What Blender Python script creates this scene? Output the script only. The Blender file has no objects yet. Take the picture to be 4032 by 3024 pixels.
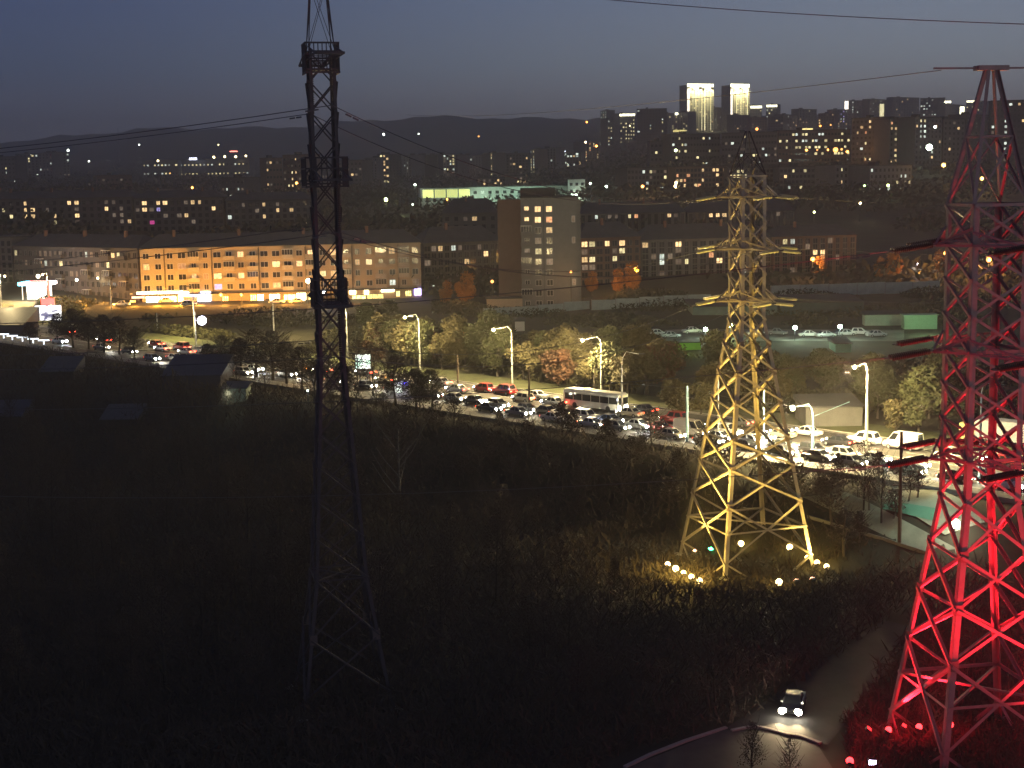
import bpy, math, random
from math import sin, cos, pi, radians, sqrt, atan2
from mathutils import Vector, Matrix
random.seed(7)
SC = bpy.context.scene
COL = SC.collection
PW, PH, FPX = 4032.0, 3024.0, 5679.0
PITCH, ROLL, HC = .141, -.018, 44.0

# ------------------------------------------------------------------ camera, sky, exposure
cd = bpy.data.cameras.new('camera'); cam = bpy.data.objects.new('camera', cd); COL.objects.link(cam)
cd.sensor_fit = 'HORIZONTAL'; cd.sensor_width = 36.0; cd.lens = 36.0*FPX/PW
cd.clip_start = .5; cd.clip_end = 20000
cam.location = (0, 0, HC)
cam.rotation_euler = (Matrix.Rotation(pi/2-PITCH, 3, 'X') @ Matrix.Rotation(ROLL, 3, 'Z')).to_euler()
SC.camera = cam
W = bpy.data.worlds.new('World'); SC.world = W; W.use_nodes = True
nt = W.node_tree; nt.nodes.clear()
def N(t, ty, **k):
    n = t.nodes.new(ty)
    for a, b in k.items(): setattr(n, a, b)
    return n
out = N(nt, 'ShaderNodeOutputWorld'); bg = N(nt, 'ShaderNodeBackground')
tc = N(nt, 'ShaderNodeTexCoord'); sep = N(nt, 'ShaderNodeSeparateXYZ')
nt.links.new(tc.outputs['Generated'], sep.inputs[0])
def ramp(t, stops, inp):
    r = N(t, 'ShaderNodeValToRGB'); e = r.color_ramp.elements
    while len(e) < len(stops): e.new(.5)
    for q, (p, c) in zip(e, stops): q.position = p; q.color = (*c, 1)
    t.links.new(inp, r.inputs[0]); return r
def lin(*c): return tuple(((v/255+.055)/1.055)**2.4 if v > 10 else v/255/12.92 for v in c)
# afterglow side (right) and dark side (left), by elevation
rr = ramp(nt, [(0, lin(118, 110, 108)), (.03, lin(116, 113, 115)), (.075, lin(103, 111, 120)), (.14, lin(80, 94, 116)), (.45, lin(30, 37, 58))], sep.outputs[2])
rl = ramp(nt, [(0, lin(72, 68, 76)), (.03, lin(62, 64, 78)), (.075, lin(45, 57, 80)), (.14, lin(37, 51, 82)), (.45, lin(22, 28, 52))], sep.outputs[2])
mp = N(nt, 'ShaderNodeMapRange'); mp.inputs[1].default_value = -.42; mp.inputs[2].default_value = .34
mp.interpolation_type = 'SMOOTHSTEP'
nt.links.new(sep.outputs[0], mp.inputs[0])
mx = N(nt, 'ShaderNodeMixRGB'); nt.links.new(mp.outputs[0], mx.inputs[0]); nt.links.new(rl.outputs[0], mx.inputs[1]); nt.links.new(rr.outputs[0], mx.inputs[2])
nt.links.new(mx.outputs[0], bg.inputs[0]); bg.inputs[1].default_value = 2.25
nt.links.new(bg.outputs[0], out.inputs[0])
SC.view_settings.view_transform = 'Standard'; SC.view_settings.look = 'None'
SC.view_settings.exposure = 0; SC.view_settings.gamma = 1
SC.cycles.use_denoising = True
SC.cycles.max_bounces = 4; SC.cycles.diffuse_bounces = 2; SC.cycles.glossy_bounces = 2; SC.cycles.transmission_bounces = 2
SC.cycles.volume_bounces = 0; SC.cycles.transparent_max_bounces = 4
SC.cycles.sample_clamp_indirect = 3.0; SC.cycles.sample_clamp_direct = 0
SC.cycles.use_light_tree = True; SC.cycles.caustics_reflective = False; SC.cycles.caustics_refractive = False

# ------------------------------------------------------------------ picture <-> place
def ray(px, py):
    X = px-PW/2; Y = -(py-PH/2); X, Y = X*cos(ROLL)-Y*sin(ROLL)*1, X*sin(ROLL)*1+Y*cos(ROLL)
    # camera space (x right, y up) -> world
    return Vector((X, FPX*cos(PITCH)+Y*sin(PITCH), -FPX*sin(PITCH)+Y*cos(PITCH)))
def pd(px, py, d):
    r = ray(px, py); k = d/r.y
    return Vector((r.x*k, d, HC+r.z*k))
def hz(px): return 705.6-.018*(px-2016)
AB = Vector((13.0, 225.0)); AU = Vector((-.724, .69)); AN = Vector((-.69, -.724))
def zav(t): return 7+.0105*max(-130, min(260, t))
def ss(v): v = max(0, min(1, v)); return v*v*(3-2*v)
DROW = [400, 590, 750, 1100, 1700, 2240, 3000, 5000, 7000]
TAB = {-600: [1200, 915, 835, 765, 712, 690, 660, 572, 600], 0: [1190, 905, 830, 760, 705, 685, 650, 552, 590], 1200: [1190, 905, 840, 765, 715, 680, 620, 492, 520],
       2016: [1190, 900, 805, 745, 690, 640, 580, 464, 500], 2700: [1150, 900, 760, 640, 570, 525, 490, 458, 480],
       3300: [1150, 900, 770, 615, 560, 520, 482, 452, 480], 4032: [1150, 900, 780, 620, 555, 515, 480, 452, 480], 4700: [1150, 900, 780, 620, 555, 515, 480, 452, 480]}
KEYS = sorted(TAB)
def ztab(px, d):
    px = max(KEYS[0], min(KEYS[-1], px))
    for a, b in zip(KEYS, KEYS[1:]):
        if px <= b: break
    k = (px-a)/(b-a); d = min(d, 7000)
    for i in range(len(DROW)-1):
        if d <= DROW[i+1]: break
    j = max(0, (d-DROW[i])/(DROW[i+1]-DROW[i]))
    def zz(i):
        py = TAB[a][i]*(1-k)+TAB[b][i]*k
        if i >= 7: py += 9*sin(px*.006+1)+6*sin(px*.017)+4*sin(px*.041)
        return 44+(hz(px)-py)/FPX*DROW[i]
    return zz(i)*(1-j)+zz(i+1)*j
GZ = 1.6
def terr(x, y):
    if y < 40: return -GZ
    t = (x-AB.x)*AU.x+(y-AB.y)*AU.y; s = (x-AB.x)*AN.x+(y-AB.y)*AN.y
    q = x/y; px = PW/2+q*FPX
    if s > -19 or y < 60:
        za = zav(t)
        if s <= 16: return za-.35
        return (za-.35+GZ)*(1-ss((s-16)/(14+max(0, t)*.55)))-GZ
    if y >= 400: return ztab(px, y)
    den = .69*q+.724
    if den <= .05: return ztab(px, 400)
    yk = 190.8/den; yk = min(yk, 385)
    tk = (q*yk-AB.x)*AU.x+(yk-AB.y)*AU.y
    return zav(tk)-.35+(ztab(px, 400)-zav(tk)+.35)*ss((y-yk)/(400-yk))
def gp(px, py, dz=0.0, dmin=70):
    r = ray(px, py); d = dmin; st = 4.0
    while d < 6800:
        k = d/r.y
        if HC+r.z*k <= terr(r.x*k, d)+dz:
            lo, hi = d-st, d
            for _ in range(14):
                m = (lo+hi)/2; k = m/r.y
                if HC+r.z*k <= terr(r.x*k, m)+dz: hi = m
                else: lo = m
            k = hi/r.y; return Vector((r.x*k, hi, terr(r.x*k, hi)+dz))
        st = 4 if d < 500 else 15
        d += st
    k = 6500/r.y; return Vector((r.x*k, 6500, terr(r.x*k, 6500)))
def zat(px, py, d): return pd(px, py, d).z
def av(px, s, dz=0.0):          # point of the avenue at offset s seen at column px
    q = (px-PW/2)/FPX
    # s = (q*y-AB.x)*AN.x+(y-AB.y)*AN.y
    for _ in range(3):
        y = (s+AB.x*AN.x+AB.y*AN.y)/(q*AN.x+AN.y)
        t = (q*y-AB.x)*AU.x+(y-AB.y)*AU.y
        # correct for the roll and the tilt of the camera
        P = Vector((q*y, y, zav(t))); c = proj(P)
        q += (px-c[0])/FPX
    return Vector((q*y, y, zav(t)+dz))
def proj(P):
    x, y, z = P.x, P.y, P.z-HC
    d = y*cos(PITCH)-z*sin(PITCH); v = y*sin(PITCH)+z*cos(PITCH)
    X = FPX*x/d; Y = -FPX*v/d
    return PW/2+X*cos(ROLL)-Y*sin(ROLL), PH/2+X*sin(ROLL)+Y*cos(ROLL)

# ------------------------------------------------------------------ materials
MATS = {}
def mat(name, col=(.5, .5, .5), rough=.7, metal=0.0, noise=0.0, scale=2.0, col2=None, bump=0.0, coat=0.0):
    if name in MATS: return MATS[name]
    m = bpy.data.materials.new(name); m.use_nodes = True; t = m.node_tree; b = t.nodes['Principled BSDF']
    b.inputs['Roughness'].default_value = rough; b.inputs['Metallic'].default_value = metal
    b.inputs['Base Color'].default_value = (*col, 1)
    if coat: b.inputs['Coat Weight'].default_value = coat
    if noise or col2:
        c = N(t, 'ShaderNodeTexCoord'); n = N(t, 'ShaderNodeTexNoise'); n.inputs['Scale'].default_value = scale
        n.inputs['Detail'].default_value = 6; n.inputs['Roughness'].default_value = .65
        t.links.new(c.outputs['Object'], n.inputs['Vector'])
        c2 = col2 or tuple(v*(1-noise) for v in col)
        r = ramp(t, [(.32, c2), (.68, col)], n.outputs[0]); t.links.new(r.outputs[0], b.inputs['Base Color'])
        if bump:
            bp = N(t, 'ShaderNodeBump'); bp.inputs['Strength'].default_value = bump; bp.inputs['Distance'].default_value = .05
            t.links.new(n.outputs[0], bp.inputs['Height']); t.links.new(bp.outputs[0], b.inputs['Normal'])
    MATS[name] = m; return m
def emi(name, col, s, sample=False, vary=0.0):
    if name in MATS: return MATS[name]
    m = bpy.data.materials.new(name); m.use_nodes = True; t = m.node_tree; b = t.nodes['Principled BSDF']
    b.inputs['Base Color'].default_value = (*[v*.3 for v in col], 1); b.inputs['Emission Color'].default_value = (*col, 1)
    b.inputs['Emission Strength'].default_value = s
    if vary:   # the things seen through a lit pane: curtains, furniture, goods
        c = N(t, 'ShaderNodeTexCoord'); n = N(t, 'ShaderNodeTexNoise'); n.inputs['Scale'].default_value = 1.6
        oi = N(t, 'ShaderNodeObjectInfo'); ad = N(t, 'ShaderNodeVectorMath'); ad.operation = 'ADD'
        cb = N(t, 'ShaderNodeCombineXYZ'); ml = N(t, 'ShaderNodeMath', operation='MULTIPLY'); ml.inputs[1].default_value = 40
        t.links.new(oi.outputs['Random'], ml.inputs[0]); t.links.new(ml.outputs[0], cb.inputs[0]); t.links.new(ml.outputs[0], cb.inputs[2])
        t.links.new(c.outputs['Object'], ad.inputs[0]); t.links.new(cb.outputs[0], ad.inputs[1])
        t.links.new(ad.outputs[0], n.inputs['Vector'])
        r = N(t, 'ShaderNodeMapRange'); r.inputs[1].default_value = .35; r.inputs[2].default_value = .65
        r.inputs[3].default_value = s*(1-vary); r.inputs[4].default_value = s*(1+vary*.6)
        t.links.new(n.outputs[0], r.inputs[0])
        r2 = N(t, 'ShaderNodeMapRange'); r2.inputs[3].default_value = .45; r2.inputs[4].default_value = 1.3
        t.links.new(oi.outputs['Random'], r2.inputs[0])
        m2 = N(t, 'ShaderNodeMath', operation='MULTIPLY'); t.links.new(r.outputs[0], m2.inputs[0]); t.links.new(r2.outputs[0], m2.inputs[1])
        t.links.new(m2.outputs[0], b.inputs['Emission Strength'])
    if not sample: m.cycles.emission_sampling = 'NONE'
    MATS[name] = m; return m
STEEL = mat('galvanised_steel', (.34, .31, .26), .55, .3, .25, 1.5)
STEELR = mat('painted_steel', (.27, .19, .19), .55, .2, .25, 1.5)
STEELD = mat('unlit_dark_steel', (.08, .072, .08), .7, .3, .3, 1.5)  # unlit left pylon; also puts missing light into the yellow pylon's spire
GUSS = mat('gusset_steel', (.16, .13, .12), .7, .3, .3, 3)
INSUL = mat('brown_porcelain', (.035, .014, .01), .35, 0, .3, 6)
GLASSI = mat('glass_insulator', (.35, .36, .28), .3)
WIRE = mat('conductor_aluminium', (.10, .10, .11), .6, .4)
CONC = mat('concrete', (.33, .32, .30), .9, 0, .35, .6)
POLE = mat('pale_pole_paint', (.55, .56, .52), .6, .0, .25, 2)
WOOD = mat('tarred_wood', (.10, .07, .05), .9, 0, .4, 3)
ASPH = mat('asphalt', (.075, .07, .065), .8, 0, .45, .35, bump=.1)
PAVE = mat('pavement', (.17, .165, .155), .9, 0, .3, .8)
KERB = mat('kerb_stone', (.33, .32, .29), .85, 0, .2, 2)
PAINT = mat('road_paint', (.65, .65, .6), .7, 0, .3, 3)
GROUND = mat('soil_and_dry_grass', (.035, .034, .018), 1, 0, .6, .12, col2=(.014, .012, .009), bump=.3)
GRASS = mat('lit_grass', (.075, .085, .03), 1, 0, .5, .5, col2=(.04, .045, .02))
DARKLEAF = mat('dark_foliage', (.045, .04, .02), .9, 0, .5, .3, col2=(.02, .02, .012))
AUTUMN = mat('autumn_leaves', (.08, .065, .03), .8, 0, .5, .25, col2=(.08, .07, .025))
GREENL = mat('green_leaves', (.058, .06, .028), .8, 0, .5, .25, col2=(.05, .06, .02))
RUST = mat('rust_leaves', (.09, .055, .03), .8, 0, .5, .25, col2=(.10, .04, .02))
BARK = mat('grey_bark', (.10, .085, .07), .95, 0, .4, 3)
BIRCH = mat('birch_bark', (.15, .145, .135), .95, 0, .6, 5)
TWIG = mat('bare_twigs', (.055, .042, .032), .95, 0, .4, 1)
PLA = mat('cream_plaster', (.47, .38, .26), .9, 0, .15, .4)
GREYP = mat('grey_panels', (.18, .175, .17), .9, 0, .2, .3)
BRICK = mat('grey_brick', (.19, .195, .19), .9, 0, .15, .8)
BRICKR = mat('red_brick', (.28, .14, .09), .9, 0, .2, .8)
DARKW = mat('dim_plaster', (.12, .11, .105), .9, 0, .2, .3)
REDW = mat('brown_plaster', (.17, .105, .08), .9, 0, .2, .3)
ROOFM = mat('slate_roof', (.085, .085, .09), .85, 0, .3, .3)
ROOFB = mat('blue_metal_roof', (.03, .04, .07), .6, .1, .3, .5)
BITU = mat('bitumen_roof', (.05, .05, .055), .9, 0, .3, .3)
WHITEF = mat('white_frame', (.6, .58, .54), .6)
DIMF = mat('dimmed_frame', (.15, .14, .13), .8)  # dimness of the unlit blocks is put into this frame colour
DGLASS = mat('dark_pane', (.02, .022, .025), .12)
BALC = mat('balcony_panel', (.52, .47, .38), .85, 0, .25, 1.5)
TARP = mat('dark_metal', (.05, .05, .055), .5, .4)
GREENM = mat('green_metal', (.22, .36, .24), .6, .1, .2, 2)
WINW = emi('warm_lit_window', (1, .66, .30), 1.5, vary=.5)
WINY = emi('yellow_lit_window', (1, .84, .42), 1.4, vary=.5)
WINC = emi('cool_lit_window', (.85, .95, .82), 1.2, vary=.5)
WINO = emi('orange_lit_window', (1, .45, .2), 1.1, vary=.5)
WIND = emi('dim_lit_window', (.8, .6, .42), .22, vary=.6)
WINB = emi('violet_lit_window', (.55, .45, 1), 1.2, vary=.5)
WINP = emi('pink_lit_window', (1, .1, .45), 1.0, vary=.4)
WM = {'w': WINW, 'y': WINY, 'c': WINC, 'o': WINO, 'd': WIND, 'b': WINB, 'p': WINP}

# ------------------------------------------------------------------ mesh helpers
class MB:
    def __init__(s): s.v = []; s.f = []; s.mi = []; s.m = 0
    def face(s, pts):
        n = len(s.v); s.v += [tuple(p) for p in pts]; s.f.append(tuple(range(n, n+len(pts)))); s.mi.append(s.m)
    def hexa(s, c):           # 8 corners: bottom 4 ccw, top 4 ccw
        n = len(s.v); s.v += [tuple(p) for p in c]
        for q in ((3, 2, 1, 0), (4, 5, 6, 7), (0, 1, 5, 4), (1, 2, 6, 5), (2, 3, 7, 6), (3, 0, 4, 7)):
            s.f.append(tuple(n+i for i in q)); s.mi.append(s.m)
    def box(s, x0, y0, z0, x1, y1, z1):
        s.hexa([(x0, y0, z0), (x1, y0, z0), (x1, y1, z0), (x0, y1, z0), (x0, y0, z1), (x1, y0, z1), (x1, y1, z1), (x0, y1, z1)])
    def bar(s, p, q, w, h, n):    # rectangular bar from p to q, w along side, h along n
        p = Vector(p); q = Vector(q); a = (q-p).normalized(); n = Vector(n); n = (n-a*n.dot(a))
        n = n.normalized() if n.length > 1e-6 else a.orthogonal().normalized()
        b = a.cross(n)*(w/2); n = n*(h/2)
        s.hexa([p-b-n, p+b-n, p+b+n, p-b+n, q-b-n, q+b-n, q+b+n, q-b+n])
    def angle(s, p, q, w, n, t=.025):   # L-shaped steel section, one leg flat on the face with normal n
        p = Vector(p); q = Vector(q); a = (q-p).normalized(); n = Vector(n); n = (n-a*n.dot(a)).normalized(); b = a.cross(n)
        s.bar(p, q, w, t, n)
        o = b*(w/2-t/2)-n*(w/2+t/2)
        s.bar(p+o, q+o, t, w, n)
    def tube(s, pts, r, k=5, r1=None, cap=False):
        pts = [Vector(p) for p in pts]; L = len(pts); n0 = len(s.v)
        for i, p in enumerate(pts):
            a = (pts[min(i+1, L-1)]-pts[max(i-1, 0)]).normalized()
            u = a.cross(Vector((0, 0, 1)))
            u = u.normalized() if u.length > .05 else a.cross(Vector((0, 1, 0))).normalized()
            w = a.cross(u); rr_ = r if r1 is None else r+(r1-r)*i/(L-1)
            for j in range(k):
                g = 2*pi*j/k; s.v.append(tuple(p+u*cos(g)*rr_+w*sin(g)*rr_))
        for i in range(L-1):
            for j in range(k):
                s.f.append((n0+i*k+j, n0+i*k+(j+1) % k, n0+(i+1)*k+(j+1) % k, n0+(i+1)*k+j)); s.mi.append(s.m)
        if cap:
            s.f.append(tuple(n0+j for j in range(k))[::-1]); s.mi.append(s.m)
            s.f.append(tuple(n0+(L-1)*k+j for j in range(k))); s.mi.append(s.m)
    def lathe(s, p, q, prof, k=8):      # prof: (t along p->q in metres, radius)
        p = Vector(p); a = (Vector(q)-p).normalized(); u = a.orthogonal().normalized(); w = a.cross(u); n0 = len(s.v)
        for (t, r) in prof:
            for j in range(k): g = 2*pi*j/k; s.v.append(tuple(p+a*t+(u*cos(g)+w*sin(g))*r))
        for i in range(len(prof)-1):
            for j in range(k):
                s.f.append((n0+i*k+j, n0+i*k+(j+1) % k, n0+(i+1)*k+(j+1) % k, n0+(i+1)*k+j)); s.mi.append(s.m)
    def ball(s, c, r, k=8):
        s.lathe(Vector(c)-Vector((0, 0, r)), Vector(c)+Vector((0, 0, r)), [(r-r*cos(pi*i/5), max(.001, r*sin(pi*i/5))) for i in range(6)], k)
    def mesh(s, name, ms):
        me = bpy.data.meshes.new(name); me.from_pydata(s.v, [], s.f)
        for m in (ms if isinstance(ms, (list, tuple)) else [ms]): me.materials.append(m)
        if any(s.mi): me.polygons.foreach_set('material_index', s.mi)
        me.update(); return me
    def build(s, name, ms, parent=None, loc=None, rz=0):
        return obj(name, s.mesh(name, ms), parent, loc, rz)
def obj(name, me, parent=None, loc=None, rz=0):
    o = bpy.data.objects.new(name, me); COL.objects.link(o)
    if parent: o.parent = parent
    if loc is not None: o.location = loc
    if rz: o.rotation_euler = (0, 0, rz)
    return o
def thing(name, label, cat, loc=(0, 0, 0), rz=0, group=None):
    o = bpy.data.objects.new(name, None); COL.objects.link(o); o.location = loc; o.rotation_euler = (0, 0, rz)
    o.empty_display_size = .5
    return tag(o, label, cat, group)
def tag(o, label=None, cat=None, group=None, kind=None):
    if label: o['label'] = label
    if cat: o['category'] = cat
    if group: o['group'] = group
    if kind: o['kind'] = kind
    return o
def struct(o): o['kind'] = 'structure'; return o
def copy_tree(o, parent=None):
    c = o.copy(); COL.objects.link(c)
    if parent: c.parent = parent
    for ch in KIDS(o): copy_tree(ch, c)
    return c
def KIDS(o): return list(o.children)
ORD = ['first', 'second', 'third', 'fourth', 'fifth', 'sixth', 'seventh', 'eighth', 'ninth', 'tenth', 'eleventh', 'twelfth', 'thirteenth', 'fourteenth', 'fifteenth', 'sixteenth', 'seventeenth', 'eighteenth', 'nineteenth', 'twentieth',
       'twenty-first', 'twenty-second', 'twenty-third', 'twenty-fourth', 'twenty-fifth', 'twenty-sixth', 'twenty-seventh', 'twenty-eighth', 'twenty-ninth', 'thirtieth']
ORD += ['%s-%s' % (a, b) for a in ('thirty', 'forty', 'fifty') for b in ORD[:9]]
def light(ty, loc, power, col, parent=None, radius=.3, direction=None, size=140, blend=.6):  # serves lamps and added fills that have no fitting
    l = bpy.data.lights.new('lamp_or_fill_light', ty); l.energy = power; l.color = col; l.shadow_soft_size = radius
    o = bpy.data.objects.new('lamp_or_fill_light', l); COL.objects.link(o); o.location = loc
    if ty == 'SPOT': l.spot_size = radians(size); l.spot_blend = blend
    if direction is not None: o.rotation_euler = Vector(direction).to_track_quat('-Z', 'Y').to_euler()
    if parent: o.parent = parent
    return o

# ------------------------------------------------------------------ ground and roads
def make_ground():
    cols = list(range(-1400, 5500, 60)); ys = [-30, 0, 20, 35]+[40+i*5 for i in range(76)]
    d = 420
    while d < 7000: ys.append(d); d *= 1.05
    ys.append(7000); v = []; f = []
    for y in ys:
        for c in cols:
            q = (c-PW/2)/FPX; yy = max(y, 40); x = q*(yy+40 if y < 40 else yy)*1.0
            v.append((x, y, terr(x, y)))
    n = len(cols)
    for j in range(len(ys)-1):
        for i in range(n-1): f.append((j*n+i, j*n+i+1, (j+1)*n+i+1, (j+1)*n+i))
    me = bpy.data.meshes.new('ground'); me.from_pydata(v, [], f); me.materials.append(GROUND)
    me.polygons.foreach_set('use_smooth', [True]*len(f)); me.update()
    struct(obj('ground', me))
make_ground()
def ap(t, s, dz=0.0):
    p = AB+AU*t+AN*s; return Vector((p.x, p.y, zav(t)+dz))
def strip(name, m, s0, s1, z0, z1, t0=-170, t1=270, seg=22, thick=True):
    b = MB()
    for i in range(seg):
        a, c = t0+(t1-t0)*i/seg, t0+(t1-t0)*(i+1)/seg
        if thick: b.hexa([ap(a, s0, z0), ap(c, s0, z0), ap(c, s1, z0), ap(a, s1, z0), ap(a, s0, z1), ap(c, s0, z1), ap(c, s1, z1), ap(a, s1, z1)])
        else: b.face([ap(a, s0, z1), ap(a, s1, z1), ap(c, s1, z1), ap(c, s0, z1)])
    return struct(b.build(name, m))
strip('avenue', ASPH, -11, 11, -.6, 0)
strip('near_kerb', KERB, 11.0, 11.3, -.6, .14, seg=60); strip('far_kerb', KERB, -11.3, -11.0, -.6, .14, seg=60)
strip('near_pavement', PAVE, 11.3, 13.8, -.6, .12); strip('far_verge', GRASS, -19.5, -11.3, -.6, .10)
strip('edge_line', PAINT, -10.4, -10.25, 0, .006, thick=False); strip('centre_line', PAINT, -.1, .1, 0, .006, thick=False)
b = MB()
for s in (-7.2, -3.6, 3.6, 7.2):
    for i in range(60):
        t = -160+i*7; b.face([ap(t, s-.07, .006), ap(t, s+.07, .006), ap(t+3, s+.07, .006), ap(t+3, s-.07, .006)])
tag(struct(b.build('lane_dashes', PAINT)))
# sheets laid on the terrain following picture corners
def sheet(name, m, pts, dz=.06, n=12):
    P = [gp(x, y) for x, y in pts]; b = MB()
    for i in range(n):
        for j in range(n):
            def q(u, w):
                a = P[0].lerp(P[1], u); c = P[3].lerp(P[2], u); r = a.lerp(c, w)
                return (r.x, r.y, terr(r.x, r.y)+dz)
            b.face([q(i/n, j/n), q((i+1)/n, j/n), q((i+1)/n, (j+1)/n), q(i/n, (j+1)/n)])
    return struct(b.build(name, m))

# ------------------------------------------------------------------ buildings
WINMESH = {}
def winmesh(w, h, m, mull=1, dark=False):
    k = (round(w, 1), round(h, 1), m.name, mull, dark)
    if k in WINMESH: return WINMESH[k]
    b = MB(); fr = .09; b.m = 0
    b.box(-w/2, -.03, 0, w/2, 0, h)          # pane body
    b.m = 1
    b.box(-w/2-fr, -.09, -fr, -w/2, 0, h+fr); b.box(w/2, -.09, -fr, w/2+fr, 0, h+fr)
    b.box(-w/2, -.09, -fr, w/2, 0, 0); b.box(-w/2, -.09, h, w/2, 0, h+fr)
    for i in range(mull):
        x = -w/2+w*(i+1)/(mull+1); b.box(x-.05, -.08, 0, x+.05, -.03, h)
    WINMESH[k] = b.mesh('window', [m, WHITEF if not dark else DIMF]); return WINMESH[k]
class Face:       # a facade: local x along it, -y outward, z up
    def __init__(s, P0, P1, zb, zt):
        s.o = Vector((P0.x, P0.y, zb)); s.u = Vector((P1.x-P0.x, P1.y-P0.y, 0)); s.L = s.u.length; s.u.normalize()
        s.rz = atan2(s.u.y, s.u.x); s.n = Vector((s.u.y, -s.u.x, 0)); s.H = zt-zb
    def at(s, x, z, outw=0): return s.o+s.u*x+Vector((0, 0, z))+s.n*outw
def building(name, label, cat, px0, px1, d0, d1, ytop, wall, roofm=BITU, floors=5, cols=12, lit=(), depth=12, group=None, roof='flat', ww=1.4, wh=1.5,
             dark='parts', zb=None, randlit=0, z0off=.9, seed=1, rz_h=2.2, top_off=.7, mull=1, ground_floor=True, pal='wwycd', snap=26):
    P0 = pd(px0, ytop, d0); P1 = pd(px1, ytop, d1); zt = (P0.z+P1.z)/2
    if zb is None: zb = min(terr(P0.x, P0.y), terr(P1.x, P1.y))-1.0
    F = Face(P0, P1, zb, zt); o = thing(name, label, cat, F.o, F.rz, group)
    L, H = F.L, F.H; b = MB(); b.box(0, 0, 0, L, depth, H); b.build('wall', wall, o)
    r = MB()
    if roof == 'flat':
        r.box(-.25, -.25, H, L+.25, depth+.25, H+.35)
        r.box(L*.3, depth*.35, H+.35, L*.3+3, depth*.7, H+2.2)
    else:
        e = .6; hh = rz_h
        r.hexa([(-e, -e, H), (L+e, -e, H), (L+e, depth+e, H), (-e, depth+e, H), (depth*.35, depth/2-.2, H+hh), (L-depth*.35, depth/2-.2, H+hh), (L-depth*.35, depth/2+.2, H+hh), (depth*.35, depth/2+.2, H+hh)])
    ro = r.build('roof', roofm, o)
    if roof != 'flat':
        for i in range(max(1, int(L/18))):
            c = MB(); x = 9+i*18
            if x < L-4: c.box(x-.4, depth*.4-.4, H+.5, x+.4, depth*.4+.4, H+hh+1.1); c.build('chimney', BRICKR, ro)
    fh = (H-top_off-z0off)/floors; cells = {}
    rnd = random.Random(seed)
    cw = [ww*rnd.choice((.75, 1, 1, 1.3)) for _ in range(cols)]
    b = MB(); b.box(-.12, -.14, H-.5, L+.12, -.002, H-.2); b.build('cornice', wall, o)
    if dark == 'parts':
        b = MB(); b.box(-.05, -.08, 0, L+.05, -.002, 1.0 if z0off < 2 else .3); b.build('plinth', CONC, o)
        for c in range(2, cols, 4): b = MB(); b.box(L*c/cols-.05, -.03, 1.05, L*c/cols+.05, -.002, H-.55); b.build('panel_joint', TARP, o)
    for fl in range(floors):
        for c in range(cols):
            x = L*(c+.5)/cols; z = z0off+fl*fh+(fh-wh)*.5
            cells[(fl, c)] = (x, z)
    state = {}
    for l in lit:
        lx, ly, kind = l[0], l[1], (l[2] if len(l) > 2 else rnd.choice('wwyw'))
        best = None
        for k, (x, z) in cells.items():
            p = proj(F.at(x, z+wh/2)); dd = abs(p[0]-lx)+abs(p[1]-ly)
            if best is None or dd < best[0]: best = (dd, k)
        if best and best[0] < snap*2: state[best[1]] = kind
    for k in cells:
        if k not in state and rnd.random() < randlit*1.25: state[k] = rnd.choice(pal)
    dk = MB()
    for k, (x, z) in cells.items():
        if k in state:
            obj('window', winmesh(cw[k[1]], wh, WM[state[k]], mull, wall not in (PLA, BRICK)), o, (x, 0, z))
        elif dark == 'parts': obj('window', winmesh(cw[k[1]], wh, DGLASS, mull, wall not in (PLA, BRICK)), o, (x, 0, z))
        elif dark == 'stuff':
            dk.box(x-ww/2, -.04, z, x+ww/2, 0, z+wh)
    if dark == 'stuff' and dk.v: tag(dk.build('unlit_window_panes', DGLASS, o), kind='stuff')
    o['_L'] = L; o['_H'] = H
    return o, F, cells, state

def balcony(o, x, z, w, glazed=False, m=BALC, lit=None):
    b = MB(); b.box(x-w/2, -1.1, z-.15, x+w/2, -.1, z)
    b.box(x-w/2, -1.15, z, x+w/2, -1.07, z+1.05); b.box(x-w/2, -1.07, z, x-w/2+.08, -.1, z+1.05); b.box(x+w/2-.08, -1.07, z, x+w/2, -.1, z+1.05)
    p = b.build('balcony', m, o)
    if glazed:
        g = MB(); g.m = 0; g.box(x-w/2+.05, -1.1, z+1.05, x+w/2-.05, -1.05, z+2.45)
        g.m = 1
        for i in range(5): xx = x-w/2+.05+(w-.1)*i/4; g.box(xx-.04, -1.14, z+1.05, xx+.04, -1.1, z+2.45)
        g.box(x-w/2, -1.15, z+2.45, x+w/2, -.1, z+2.6)
        g.build('balcony_glazing', [lit or DGLASS, WHITEF], p)

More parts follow.
